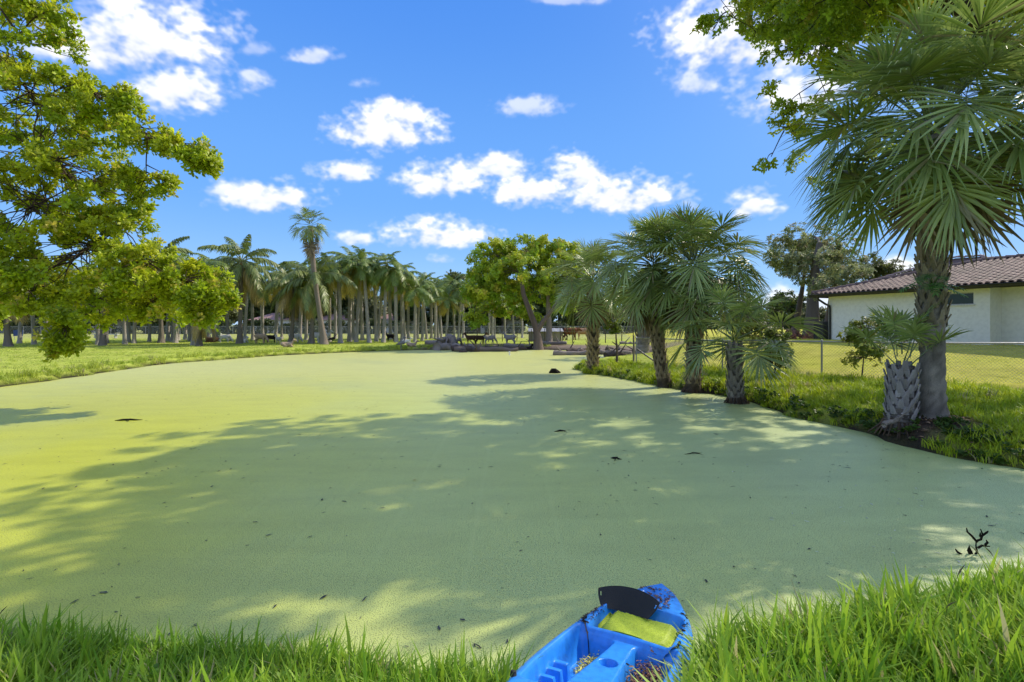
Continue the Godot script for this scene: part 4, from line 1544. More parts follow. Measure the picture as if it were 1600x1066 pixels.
func make_kayak() -> void:
	rng.seed = 61
	var o := thing("kayak", "blue plastic sit-on-top kayak beached in the grass with black backrest", "kayak", Vector3(0.475, -0.03, -2.565))
	o.rotation = Vector3(-0.165, -0.54, 0.03)
	o.scale = Vector3(1.16, 1.12, 1.12)
	var mb := MB.new()
	var rows := []
	var NS := 190
	for k in NS + 1:
		var s := -0.925 + 1.85 * k / NS
		var w := maxf(hw(s), 0.004)
		var row := PackedVector3Array()
		for q in 97:
			var u := q / 48.0 - 1.0
			var x := w * signf(u) * (1.0 - pow(1.0 - absf(u), 1.25))
			row.append(Vector3(x, deck(s, x), -s))
		# down the right side, under the keel and up the left
		var g := gun(s) - 0.03
		var keel := 0.012 + 0.13 * pow(absf(s) / 0.93, 5.0)
		for q in range(1, 20):
			var a := q / 20.0 * 2.0 - 1.0
			var side := 1.0 - absf(a)      # 0 at the gunwale, 1 at the keel
			var x := w * (1.0 + 0.03 * sin(minf(side * 4.0, 1.0) * PI) - 0.16 * smoothstep(0.2, 0.55, side) - 0.84 * pow(smoothstep(0.45, 1.0, side), 1.3)) * signf(-a if a != 0.0 else 1.0)
			if a == 0.0:
				x = 0.0
			row.append(Vector3(x, lerpf(g, keel, 1.0 - pow(1.0 - minf(side * 1.35, 1.0), 1.8)), -s))
		rows.append(row)
	mb.grid(rows, true)
	obj("hull", mb.mesh(M.plastic), o)
	# backrest: a dished black panel with a slot at either end
	var back := MB.new()
	var nu := 40
	var nv := 14
	for sh in 2:
		var base := back.v.size()
		for j in nv + 1:
			for k in nu + 1:
				var u := k / float(nu) * 2.0 - 1.0
				var v := j / float(nv)
				var half := 0.172 - 0.045 * pow(1.0 - v, 1.6)
				var top := 0.125 - 0.036 * pow(absf(u), 2.2)
				back.vert(Vector3(u * half, v * top, -v * 0.05 + 0.05 * u * u + (0.006 if sh else -0.006) * (1.0 if absf(u) < 0.97 and v < 0.95 else 0.5)))
		for j in nv:
			for k in nu:
				var u := (k + 0.5) / nu * 2.0 - 1.0
				var v := (j + 0.5) / nv
				if absf(absf(u) - 0.91) < 0.035 and v > 0.55 and v < 0.8:
					continue
				var a := base + j * (nu + 1) + k
				back.quad(a, a + 1, a + nu + 2, a + nu + 1)
	var half_n := (nu + 1) * (nv + 1)
	for k in nu:
		back.quad(nv * (nu + 1) + k, nv * (nu + 1) + k + 1, half_n + nv * (nu + 1) + k + 1, half_n + nv * (nu + 1) + k)
	for j in nv:
		for e in [0, nu]:
			var a: int = j * (nu + 1) + e
			back.quad(a, a + nu + 1, half_n + a + nu + 1, half_n + a)
	var bt := Transform3D(Basis(Vector3.RIGHT, -0.22), Vector3(-0.1, gun(0.58) - 0.025, -0.585))
	obj("backrest", back.mesh(M.black_plastic), o, bt)
	for s in [-1.0, 1.0]:
		var strap := MB.new()
		var line := PackedVector3Array()
		for k in 7:
			var u := k / 6.0
			var sx: float = s * lerpf(0.235, 0.165, u)
			line.append(Vector3(sx, deck(lerpf(0.29, 0.21, u), sx) + 0.004, -lerpf(0.29, 0.21, u)))
		strap.blade(line, PackedFloat32Array([0.011, 0.011, 0.011, 0.011, 0.011, 0.011, 0.011]), Vector3.BACK, Vector3.ZERO)
		obj("strap", strap.mesh(M.black_plastic), o)
		var eye := MB.new()
		eye.tube(PackedVector3Array([Vector3(s * 0.235, gun(0.3) + 0.004, -0.33), Vector3(s * 0.235, gun(0.3) + 0.02, -0.325), Vector3(s * 0.235, gun(0.3) + 0.02, -0.295), Vector3(s * 0.235, gun(0.3) + 0.004, -0.29)]), PackedFloat32Array([0.006, 0.005, 0.005, 0.006]), 6)
		obj("pad_eye", eye.mesh(M.black_plastic), o)
		# side carry handle: a black loop between two bright buttons
		var x: float = s * (hw(0.3) + 0.004)
		var hd := MB.new()
		hd.tube(PackedVector3Array([Vector3(x, gun(0.3) - 0.055, -0.24), Vector3(x + s * 0.018, gun(0.3) - 0.08, -0.27), Vector3(x + s * 0.02, gun(0.3) - 0.085, -0.33), Vector3(x, gun(0.3) - 0.06, -0.37)]), PackedFloat32Array([0.007, 0.009, 0.009, 0.007]), 7)
		var ho := obj("carry_handle", hd.mesh(M.black_plastic), o)
		for z in [-0.24, -0.37]:
			var bu := MB.new()
			bu.tube(PackedVector3Array([Vector3(x, gun(0.3) - 0.055, z), Vector3(x + s * 0.008, gun(0.3) - 0.055, z), Vector3(x + s * 0.012, gun(0.3) - 0.055, z)]), PackedFloat32Array([0.013, 0.012, 0.005]), 10)
			obj("button", bu.mesh(M.steel), ho)
		var plug := MB.new()
		plug.tube(PackedVector3Array([Vector3(s * (hw(-0.42) - 0.03), gun(-0.42), 0.42), Vector3(s * (hw(-0.42) - 0.03), gun(-0.42) + 0.018, 0.42), Vector3(s * (hw(-0.42) - 0.03), gun(-0.42) + 0.02, 0.42)]), PackedFloat32Array([0.014, 0.012, 0.004]), 10)
		obj("plug", plug.mesh(M.black_plastic), o)
	# what has gathered in it
	var pad := MB.new()
	rows = []
	for k in 41:
		var row := PackedVector3Array()
		for q in 41:
			var u := q / 20.0 - 1.0
			var s := lerpf(0.268 + 0.07 * u * u * u * u, 0.595, k / 40.0)
			var e := smoothstep(0.0, 0.2, k / 40.0) * (1.0 - smoothstep(0.9, 1.0, k / 40.0))
			var x := u * (minf(0.19, hw(s) - 0.055) - 0.03 * (1.0 - e) )
			var f := smoothstep(1.0, 0.75, absf(u)) * lerpf(0.3, 1.0, e)
			row.append(Vector3(x, maxf(deck(s, x) + 0.003, gun(s) - 0.062 + 0.042 * f + fine.get_noise_2d(x * 900.0, s * 900.0) * 0.006), -s))
		rows.append(row)
	pad.col = Color(0.36, 0.46, 0.03)
	pad.grid(rows)
	var po := obj("duckweed", pad.mesh(M.duckweed_fine))
	po.transform = o.transform
	po.set_meta("kind", "stuff")
	tag(po, "lime green duckweed filling the kayak's seat below the backrest", "duckweed")
	var flake := MB.new()
	flake.col = V(1.0)
	flake.blade(PackedVector3Array([Vector3(-0.011, 0, 0), Vector3(-0.003, 0.002, 0), Vector3(0.005, 0.003, 0), Vector3(0.012, 0.0, 0)]), PackedFloat32Array([0.001, 0.004, 0.0035, 0.0006]), Vector3.BACK, Vector3(0, 0.5, 0))
	var fm := flake.mesh(M.litter)
	for g in [["leaf_litter", "brown leaf litter heaped in the kayak's right footwell", 1500, -0.08, 0.235, 0.07, 0.21, Color(0.2, 0.115, 0.075), 0.075], ["leaf_litter", "brown litter scattered on the kayak's pointed stern", 240, 0.66, 0.87, -0.1, 0.1, Color(0.24, 0.15, 0.1), 0.002], ["leaf_litter", "dark specks of litter along the kayak's left gunwale", 80, 0.25, 0.55, -0.26, -0.2, Color(0.07, 0.05, 0.04), 0.001], ["leaf_litter", "dark wet litter on the kayak's right rear gunwale", 70, 0.42, 0.72, 0.17, 0.225, Color(0.05, 0.04, 0.035), 0.001], ["duckweed_grains", "yellowish duckweed grains settled in the kayak's left footwell", 900, 0.0, 0.22, -0.19, -0.08, Color(0.5, 0.48, 0.14), 0.03]]:
		var where := []
		var tint := PackedColorArray()
		for k in int(g[2]):
			var s := R(g[3], g[4])
			var x := R(g[5], g[6])
			if absf(x) > hw(s) - 0.012:
				continue
			if g[8] > 0.01:
				var mid: float = (g[5] + g[6]) / 2.0
				if Vector2((s - (g[3] + g[4]) / 2.0) / (g[4] - g[3]), (x - mid) / (g[6] - g[5])).length() > R(0.38, 0.52):
					continue
			var small := 0.55 if g[0] == "duckweed_grains" else R(0.4, 1.1)
			where.append(o.transform * Transform3D((Basis(Vector3.UP, R(0, TAU)) * Basis(Vector3.RIGHT, R(-0.9, 0.9))).scaled_local(Vector3.ONE * small), Vector3(x, deck(s, x) + 0.003 + R(0.0, g[8]), -s)))
			tint.append((g[7] as Color) * R(0.4, 1.7))
		tag(scatter(g[0], fm, where, tint), g[1], "leaf litter" if g[0] == "leaf_litter" else "duckweed")


# ---------------------------------------------------------------- grass and low plants
func tuft(blades: int, h: float, w: float, lean: float, spread: float) -> ArrayMesh:
	var mb := MB.new()
	for k in blades:
		var az := R(0, TAU)
		var d := Vector3(cos(az), 0, sin(az))
		var a := R(0, TAU)
		var o := Vector3(cos(a), 0, sin(a)) * spread * sqrt(rng.randf())
		var L := h * R(0.5, 1.15)
		var l := lean * R(0.3, 1.5)
		var side := d.cross(Vector3.UP).rotated(Vector3.UP, R(-0.5, 0.5))
		mb.col = V(R(0.65, 1.25))
		var ww := w * R(0.7, 1.25)
		var q := PackedVector3Array()
		for t in [0.0, 0.35, 0.7, 1.0]:
			q.append(o + Vector3.UP * L * (t - 0.42 * l * t * t) + d * L * l * t * t * 0.9)
		mb.blade(q, PackedFloat32Array([ww * 0.7, ww, ww * 0.7, 0.0006]), side, Vector3.ZERO)
	return mb.mesh(M.grass)


func turf(called: String, label: String, meshes: Array, n: int, x0: float, x1: float, z0: float, z1: float, keep: Callable, tones: Array, size: Vector2, lush: float) -> void:
	for m in meshes.size():
		var where := []
		var tint := PackedColorArray()
		for k in n / meshes.size():
			var x := R(x0, x1)
			var z := R(z0, z1)
			var q: float = keep.call(x, z)
			if q <= 0.0 or rng.randf() > q:
				continue
			var nn := broad.get_noise_2d(x * 9.0, z * 9.0)
			var s := R(size.x, size.y) * (1.0 + nn * lush)
			if z > -5.0 and x < 0.3:
				s *= 0.88
			where.append(Transform3D((Basis(Vector3.UP, R(0, TAU)) * Basis(Vector3.RIGHT, R(-0.12, 0.12))).scaled_local(Vector3(s, s * R(0.8, 1.2), s)), Vector3(x, ground(x, z) - 0.01, z)))
			var c: Color = (tones[0] as Color).lerp(tones[1], clampf(0.5 + nn * 0.7 + R(-0.35, 0.35), 0.0, 1.0))
			if rng.randf() < 0.035:
				c = Color(0.52, 0.47, 0.22)
			tint.append(c * R(0.8, 1.2))
		tag(scatter(called, meshes[m], where, tint), label, "grass")


func make_grass() -> void:
	rng.seed = 71
	var tall := [tuft(11, 0.32, 0.0066, 0.5, 0.05), tuft(8, 0.33, 0.0105, 0.75, 0.06), tuft(12, 0.24, 0.0055, 0.6, 0.06)]
	var mid := [tuft(13, 0.2, 0.007, 0.6, 0.09), tuft(12, 0.16, 0.008, 0.8, 0.1)]
	var low := [tuft(12, 0.1, 0.009, 0.7, 0.16)]
	var g0 := Color(0.18, 0.37, 0.02)
	var g1 := Color(0.4, 0.56, 0.05)
	var kay := func(x: float, z: float) -> bool:
		var p := Vector2(x - 0.50, z + 2.56).rotated(-0.54) / 1.12
		return absf(p.x) < hw(clampf(-p.y, -0.92, 0.92)) + (0.075 if p.x > 0.0 else 0.05) and absf(p.y) < 0.95
	turf("bank_grass", "long bright green grass blades on the near bank round the kayak", tall, 27000, -4.2, 5.8, -4.2, -1.1, func(x, z): return 0.0 if sd(x, z) < 0.01 or kay.call(x, z) else 1.0, [g0, g1], Vector2(0.75, 1.25), 0.4)
	turf("bank_grass", "lush green grass on the right bank between pond and wire fence", mid, 26000, 2.6, 16.5, -24.5, -5.0, func(x, z): return 0.0 if sd(x, z) < 0.02 or yard(x, z) > 0.15 + 0.5 * broad.get_noise_2d(x * 6.0, z * 6.0) or Vector2(x - 6.75, z + 8.4).length() < 0.72 else 1.0, [Color(0.29, 0.44, 0.02), Color(0.58, 0.66, 0.035)], Vector2(0.7, 1.25), 0.6)
	turf("lawn_grass", "short sunlit yellow green lawn grass behind the wire fence", low, 9000, 5.0, 24.0, -34.0, -9.0, func(x, z): return 0.0 if yard(x, z) < 0.3 else smoothstep(0.4, 2.2, yard(x, z) + 1.2 * broad.get_noise_2d(x * 7.0, z * 7.0)), [Color(0.5, 0.56, 0.035), Color(0.64, 0.64, 0.09)], Vector2(0.35, 0.65), 0.3)
	turf("pasture_grass", "ragged grass fringe along the left and far bank of the pond", mid, 30000, -26.0, 3.0, -45.0, -13.0, func(x, z): return 0.0 if sd(x, z) < 0.02 else smoothstep(1.9, 0.2, sd(x, z)) * (1.0 if x < -5.5 else 0.35), [Color(0.33, 0.45, 0.04), Color(0.55, 0.62, 0.085)], Vector2(0.8, 1.3), 0.6)
	turf("pasture_grass", "short pasture grass under the palms on the left", low, 14000, -46.0, -2.0, -58.0, -12.0, func(x, z): return 0.0 if sd(x, z) < 0.6 else 1.0, [Color(0.38, 0.5, 0.05), Color(0.54, 0.6, 0.1)], Vector2(0.6, 1.1), 0.3)
	# seed stalks over the near bank
	var st := MB.new()
	st.col = Color(0.16, 0.2, 0.06)
	var p := PackedVector3Array([Vector3.ZERO, Vector3(0.01, 0.2, 0), Vector3(0.05, 0.38, 0), Vector3(0.12, 0.5, 0)])
	st.tube(p, PackedFloat32Array([0.0022, 0.0018, 0.0014, 0.001]), 4)
	st.col = Color(0.2, 0.19, 0.08)
	st.tube(PackedVector3Array([Vector3(0.1, 0.47, 0), Vector3(0.12, 0.5, 0), Vector3(0.15, 0.53, 0)]), PackedFloat32Array([0.001, 0.005, 0.001]), 5)
	var where := []
	var tint := PackedColorArray()
	for k in 26:
		var x := R(-3.4, 4.6)
		var z := R(-3.7, -2.3)
		var s := sd(x, z)
		if s < 0.0 or s > 0.55 or kay.call(x, z):
			continue
		where.append(Transform3D(Basis(Vector3.UP, R(0, TAU)).scaled_local(Vector3.ONE * R(0.6, 1.05)), Vector3(x, ground(x, z), z)))
		tint.append(V(R(0.7, 1.3)))
	tag(scatter("grass_stalks", st.mesh(M.grass), where, tint), "thin seed stalks rising over the near bank's grass", "grass")
	# small-leaved weeds along the right bank and round the foot of the big palm
	var weed := rosette(12, 0.075, 0.05, 0.6)
	where = []
	tint = PackedColorArray()
	for k in 5200:
		var x := R(2.6, 8.6)
		var z := R(-23.0, -5.6)
		var s := sd(x, z)
		var foot_ := Vector2(x - 6.6, z + 7.9).length()
		if s < 0.0 or s > (0.5 if foot_ > 0.9 else 0.8):
			continue
		if z < -11.0 and rng.randf() < 0.6:
			continue
		where.append(Transform3D(Basis(Vector3.UP, R(0, TAU)).scaled_local(Vector3.ONE * R(0.6, 1.3)), Vector3(x, ground(x, z) + R(0.0, 0.1), z)))
		tint.append(Color(0.05, 0.11, 0.02).lerp(Color(0.12, 0.2, 0.03), rng.randf()) * R(0.8, 1.2))
	tag(scatter("bank_weeds", weed, where, tint), "dark small-leaved weeds overhanging the water along the right bank", "weeds")
	where = []
	tint = PackedColorArray()
	for k in 900:
		var x := R(-4.0, 5.0)
		var z := R(-3.8, -1.6)
		if sd(x, z) < 0.04 or kay.call(x, z):
			continue
		where.append(Transform3D(Basis(Vector3.UP, R(0, TAU)).scaled_local(Vector3.ONE * R(0.6, 1.2)), Vector3(x, ground(x, z) + R(0.04, 0.19), z)))
		tint.append(Color(0.14, 0.3, 0.03).lerp(Color(0.3, 0.46, 0.06), rng.randf()))
	tag(scatter("clover", rosette(6, 0.032, 0.026, 0.7), where, tint), "small round-leaved weeds mixed into the near bank's grass", "weeds")
	var chip := MB.new()
	chip.blade(PackedVector3Array([Vector3(-0.05, 0.0, 0), Vector3(-0.015, 0.012, 0), Vector3(0.02, 0.01, 0.004), Vector3(0.055, 0.0, 0)]), PackedFloat32Array([0.002, 0.018, 0.014, 0.002]), Vector3.BACK, Vector3(0, 0.4, 0))
	where = []
	tint = PackedColorArray()
	for k in 420:
		var a := R(0, TAU)
		var q := 1.1 * sqrt(rng.randf())
		var x := 6.75 + cos(a) * q
		var z := -8.35 + sin(a) * q
		if sd(x, z) < 0.05:
			continue
		where.append(Transform3D((Basis(Vector3.UP, R(0, TAU)) * Basis(Vector3.RIGHT, R(-0.5, 0.5))).scaled_local(Vector3.ONE * R(0.5, 1.2)), Vector3(x, ground(x, z) + 0.01, z)))
		tint.append(Color(0.26, 0.17, 0.1) * R(0.4, 1.6))
	tag(scatter("leaf_litter", chip.mesh(M.litter), where, tint), "brown dead leaves on the bare soil round the big palm's foot", "leaf litter")
	# dead leaves and bits on the duckweed, and glints as pale flecks of colour
	var bit := MB.new()
	bit.blade(PackedVector3Array([Vector3(-0.025, 0.002, 0), Vector3(-0.008, 0.005, 0.003), Vector3(0.01, 0.004, -0.002), Vector3(0.026, 0.002, 0.002)]), PackedFloat32Array([0.001, 0.009, 0.007, 0.001]), Vector3.BACK, Vector3(0, 0.3, 0))
	var bm := bit.mesh(M.litter)
	for g in [["floating_bits", "dark specks and twiglets scattered over the shaded duckweed", 2600, Color(0.05, 0.055, 0.06), 0.25, 1.1], ["floating_leaves_and_glints", "pale yellow fallen leaves dotted over the sunlit duckweed", 150, Color(0.52, 0.47, 0.16), 0.7, 1.5], ["floating_leaves_and_glints", "pale whitish flecks painted as glints on the duckweed near the right bank", 110, Color(0.5, 0.53, 0.48), 0.4, 0.9]]:
		where = []
		tint = PackedColorArray()
		for k in int(g[2]):
			var x := R(-12, 7)
			var z := -3.0 - 17.0 * pow(rng.randf(), 1.5)
			if g[0] == "floating_leaves_and_glints":
				x = R(-14, 1) if g[2] == 150 else R(2.5, 7)
				z = -6.0 - 15.0 * rng.randf() if g[2] == 150 else R(-7, -3.5)
			if sd(x, z) > -0.15 or g[2] == 2600 and broad.get_noise_2d(x * 12.0, z * 12.0) < R(-0.35, 0.25):
				continue
			where.append(Transform3D(Basis(Vector3.UP, R(0, TAU)).scaled_local(Vector3(R(0.6, 1.6), 1.0, R(0.6, 1.2)) * R(g[4], g[5])), Vector3(x, 0.004, z)))
			tint.append((g[3] as Color) * R(0.5, 1.4))
		tag(scatter(g[0], bm, where, tint), g[1], "floating debris")


# ---------------------------------------------------------------- the planting
const ORDINAL := ["first", "second", "third", "fourth", "fifth", "sixth", "seventh", "eighth", "ninth", "tenth", "eleventh", "twelfth", "thirteenth", "fourteenth", "fifteenth", "sixteenth", "seventeenth", "eighteenth", "nineteenth", "twentieth", "twenty-first", "twenty-second", "twenty-third", "twenty-fourth", "twenty-fifth", "twenty-sixth", "twenty-seventh", "twenty-eighth"]


func make_palms() -> void:
	var bark := Color(0.2, 0.155, 0.105)
	var big := sabal("tall cabbage palm with criss-cross leaf bases on the right bank, the largest palm", Vector3(6.98, ground(6.98, -8.5) - 0.05, -8.5), 4.65, 0.195, Vector3(-0.08, 0, 0.1), 62, 1.08, {"boots": [0.36, 0.97, 19, 9], "single": true, "dry": 7, "flare": 1.1, "boot_size": 1.0, "missing": 0.03, "bark": Color(0.5, 0.44, 0.36), "boot_hue": Color(0.36, 0.3, 0.2), "e0": 88.0, "e1": -27.0})
	# split leaf plant that grows on its trunk
	rng.seed = 81
	var ph := thing("climbing_plant", "dark green split-leaf plant growing out of the big palm's trunk", "plant", big.position + Vector3(-0.2, 2.15, 0.26))
	for k in 11:
		var mb := MB.new()
		var az := R(-0.6, 0.9) + PI * (0.75 if k < 8 else 1.45)
		var d := Vector3(cos(az), R(-0.1, 0.5), absf(sin(az)) * 0.6 + 0.2).normalized()
		var L := R(0.25, 0.5) if k < 8 else R(0.1, 0.22)
		mb.col = Color(0.06, 0.13, 0.03)
		var e := d * L + Vector3(0, R(-0.05, 0.08), 0)
		mb.tube(PackedVector3Array([Vector3.ZERO, d * L * 0.5 + Vector3(0, 0.06, 0), e]), PackedFloat32Array([0.007, 0.006, 0.004]), 4)
		var fwd := (d + Vector3(0, -0.7, 0)).normalized()
		var side := fwd.cross(Vector3.UP).normalized()
		for j in 6:
			for s in [-1.0, 1.0]:
				var o := e + fwd * 0.26 * (j / 6.0)
				var dd: Vector3 = (side * s + fwd * (0.25 + j * 0.25) + Vector3(0, R(-0.2, 0.2), 0)).normalized()
				var len_ := R(0.1, 0.15) * (1.0 - 0.06 * j)
				mb.col = Color(0.09, 0.2, 0.05) * R(0.7, 1.4)
				mb.blade(PackedVector3Array([o, o + dd * len_ * 0.55, o + dd * len_ + Vector3(0, -0.02, 0)]), PackedFloat32Array([0.012, 0.018, 0.002]), fwd, Vector3.ZERO)
		obj("leaf", mb.mesh(M.fan_leaf), ph)
	sabal("short stubby cabbage palm of pale grey leaf bases beside the big palm", Vector3(6.42, ground(6.42, -8.45) - 0.02, -8.45), 0.98, 0.2, Vector3(0.02, 0, 0), 11, 0.5, {"round": true, "boots": [0.12, 1.0, 8, 8], "single": true, "dry": 0, "flare": 0.9, "boot_size": 1.0, "missing": 0.0, "bark": Color(0.22, 0.19, 0.16), "boot_hue": Color(0.42, 0.38, 0.36), "e0": 89.0, "e1": 48.0})
	var row := "cabbage palms along the right bank"
	var o := sabal("small low cabbage palm with yellow green fans, right of the two tall ones", Vector3(5.48, 0.08, -12.5), 1.35, 0.165, Vector3(-0.06, 0, 0), 20, 0.84, {"boots": [0.1, 1.0, 11, 7], "flare": 0.6, "dry": 0, "bark": Color(0.24, 0.2, 0.16), "boot_hue": Color(0.36, 0.31, 0.25), "e1": -10.0})
	o.set_meta("group", row)
	o = sabal("upright dark-trunked cabbage palm, the nearer of the two with merged crowns", Vector3(5.12, 0.05, -14.5), 3.4, 0.2, Vector3(0.02, 0, 0.1), 50, 1.0, {"boots": [0.08, 1.0, 18, 8], "dry": 6, "boot_hue": Color(0.33, 0.26, 0.165)})
	o.set_meta("group", row)
	o = sabal("cabbage palm with curved leaning trunk, left of the upright dark-trunked one", Vector3(4.78, 0.08, -15.7), 3.55, 0.195, Vector3(-0.5, 0, 0.1), 46, 1.0, {"boots": [0.08, 1.0, 19, 8], "dry": 6, "dry_az": 3.1, "curve": 1.0, "boot_hue": Color(0.33, 0.26, 0.165)})
	o.set_meta("group", row)
	o = sabal("cabbage palm standing alone at the tip of the grassy point", Vector3(3.16, 0.05, -20.1), 3.5, 0.225, Vector3(0.02, 0, 0), 42, 0.95, {"boots": [0.06, 1.0, 20, 8], "dry": 7, "boot_hue": Color(0.36, 0.27, 0.15)})
	o.set_meta("group", row)
	sabal("thick grey-trunked palm behind the inlet, its crown hidden by nearer palms", foot(1003, 548.5), 3.7, 0.42, Vector3(0.25, 0, 0), 22, 1.0, {"boots": [0.3, 1.0, 8, 8], "dry": 7, "bark": Color(0.33, 0.29, 0.27), "boot_hue": Color(0.3, 0.26, 0.23)})
	# the tall leaning fan palm on the left
	rng.seed = 82
	var tw := thing("fan_palm", "tall leaning fan palm with small round crown above the grove", "palm tree", foot(507, 538.5))
	var hw_ := far(490, 352, -tw.position.z)
	var mb := MB.new()
	mb.col = Color(0.34, 0.28, 0.22)
	var p := PackedVector3Array()
	var rr := PackedFloat32Array()
	for k in 15:
		var t := k / 14.0
		p.append(Vector3(-0.9 * sin(t * PI * 0.5) - 0.25 * t * t, (hw_.y - 0.3) * t - 0.1, 0))
		rr.append(0.17 + 0.2 * exp(-t * 10.0) + 0.03 * t)
	mb.tube(p, rr, 10, 0.04)
	obj("trunk", mb.mesh(M.palm_bark), tw)
	crown(tw, p[14] + Vector3(0, 0.1, 0), 28, 89.0, -52.0, 0.84, func(e, _t): return rounds[bin_of(e)][rng.randi() % 2], 0.12, 0.6)
	for k in 4:
		obj("dry_frond", fans.dry[k % 3], tw, Transform3D(Basis(Vector3.UP, k * 1.7).scaled_local(Vector3.ONE * 1.0), p[14] + Vector3(0, -0.4 - 0.5 * (k % 2), 0)))
	# coconut palms
	coconut("bushy coconut palm with the highest feather crown, left of the leaning fan palm", foot(374, 537), 6.9, Vector3(0.3, 0, 0.2), 26, 1.0, 0.25)
	coconut("coconut palm with twin-looking grey base left of the leaning fan palm", foot(454, 536.5), 5.1, Vector3(0.35, 0, 0), 20, 0.86, 0.45)
	coconut("dark coconut palm right behind the tall leaning fan palm's trunk", foot(486, 537), 5.6, Vector3(0.35, 0, 0.3), 22, 0.95, 0.2)
	coconut("short white-trunked palm with drooping fronds, left of the bushy coconut palm", foot(311, 541), 2.9, Vector3(0.1, 0, 0), 18, 0.62, 0.3)
	coconut("coconut palm whose dark top shows above the left tree's leaves", foot(252, 536), 7.4, Vector3(-0.1, 0, 0), 22, 0.95, 0.1)
	coconut("coconut palm with a hanging tan frond at the far left edge", foot(13, 542), 5.2, Vector3(-0.3, 0, 0), 20, 0.9, 0.5)
	coconut("coconut palm hidden low behind the left tree's hanging leaves", foot(160, 540), 5.6, Vector3(0.1, 0, 0), 20, 0.9, 0.3)
	# royal palms: three grown, the rest copies
	rng.seed = 83
	for k in 4:
		royals.append([make_royal([6.0, 6.5, 7.0, 5.2][k], [0.15, 0.3, 0.1, 0.4][k]), false])
	var front := [[515, 534, 400], [532, 536, 398], [546, 534, 388], [577, 535.5, 392], [588, 534, 402], [599, 535, 396], [619, 535, 405], [628, 533.5, 418], [648, 534.5, 440], [660, 532.5, 428], [685, 528.5, 432], [697, 532.5, 458], [710, 531.5, 432], [716, 532, 437]]
	var rear := [[430, 531.5, 410], [440, 530.5, 425], [468, 531.5, 402], [478, 531.5, 420], [500, 531, 415], [524, 529, 405], [552, 531.5, 400], [556.5, 535, 392], [566, 532, 415], [592, 529, 425], [610, 530.5, 415], [633, 530.5, 430], [638, 529, 425], [652, 529.5, 432], [667, 530, 432], [674, 529, 436], [680, 530, 440], [690, 529, 446], [724, 528, 440], [763, 531.5, 452], [769, 530, 455], [773, 529, 462], [789, 529, 468], [803, 528, 462], [816, 528, 470]]
	var left := [[30, 537, 420], [53, 539, 415], [70, 536, 420], [88, 534, 425], [120, 536, 420], [153, 539, 410], [166, 537, 415], [195, 538, 405], [201, 535, 420], [209, 537, 405], [233, 534, 420], [262, 533, 405], [269, 534, 400], [274, 536, 396], [278, 532, 402], [289, 531, 412], [297, 533, 400], [302, 539.5, 398], [307, 532, 410], [326, 533.5, 400], [334, 534, 400], [340, 533, 408], [357, 532.5, 412], [382, 533, 410], [395, 531.5, 410], [410, 529.5, 425]]
	for g in [[front, "royal palms of the grove's front row", "%s pale-trunked royal palm of the front row, counting right from the leaning fan palm"], [rear, "royal palms behind the front row", "%s slender royal palm set back behind the front row, counting from the left"], [left, "royal palms in the left part of the grove", "%s royal palm of the left grove behind hanging leaves, counting from the left edge"]]:
		var k := 0
		for q in g[0]:
			var pos := foot(q[0], q[1])
			var h: float = EYE + (LEVEL - q[2]) / FOCAL * -pos.z - 0.33
			var m: int = rng.randi() % 4
			var own: float = [6.0, 6.5, 7.0, 5.2][m] + 1.9
			var s := h / own
			var wide := clampf(R(0.95, 1.15) * lerpf(s, 1.0, 0.4), 0.75, 1.2)
			place_royal(m, pos, R(0, TAU), Vector3(wide * 1.12, s, wide * 1.12), g[2] % ORDINAL[k], g[1])
			k += 1


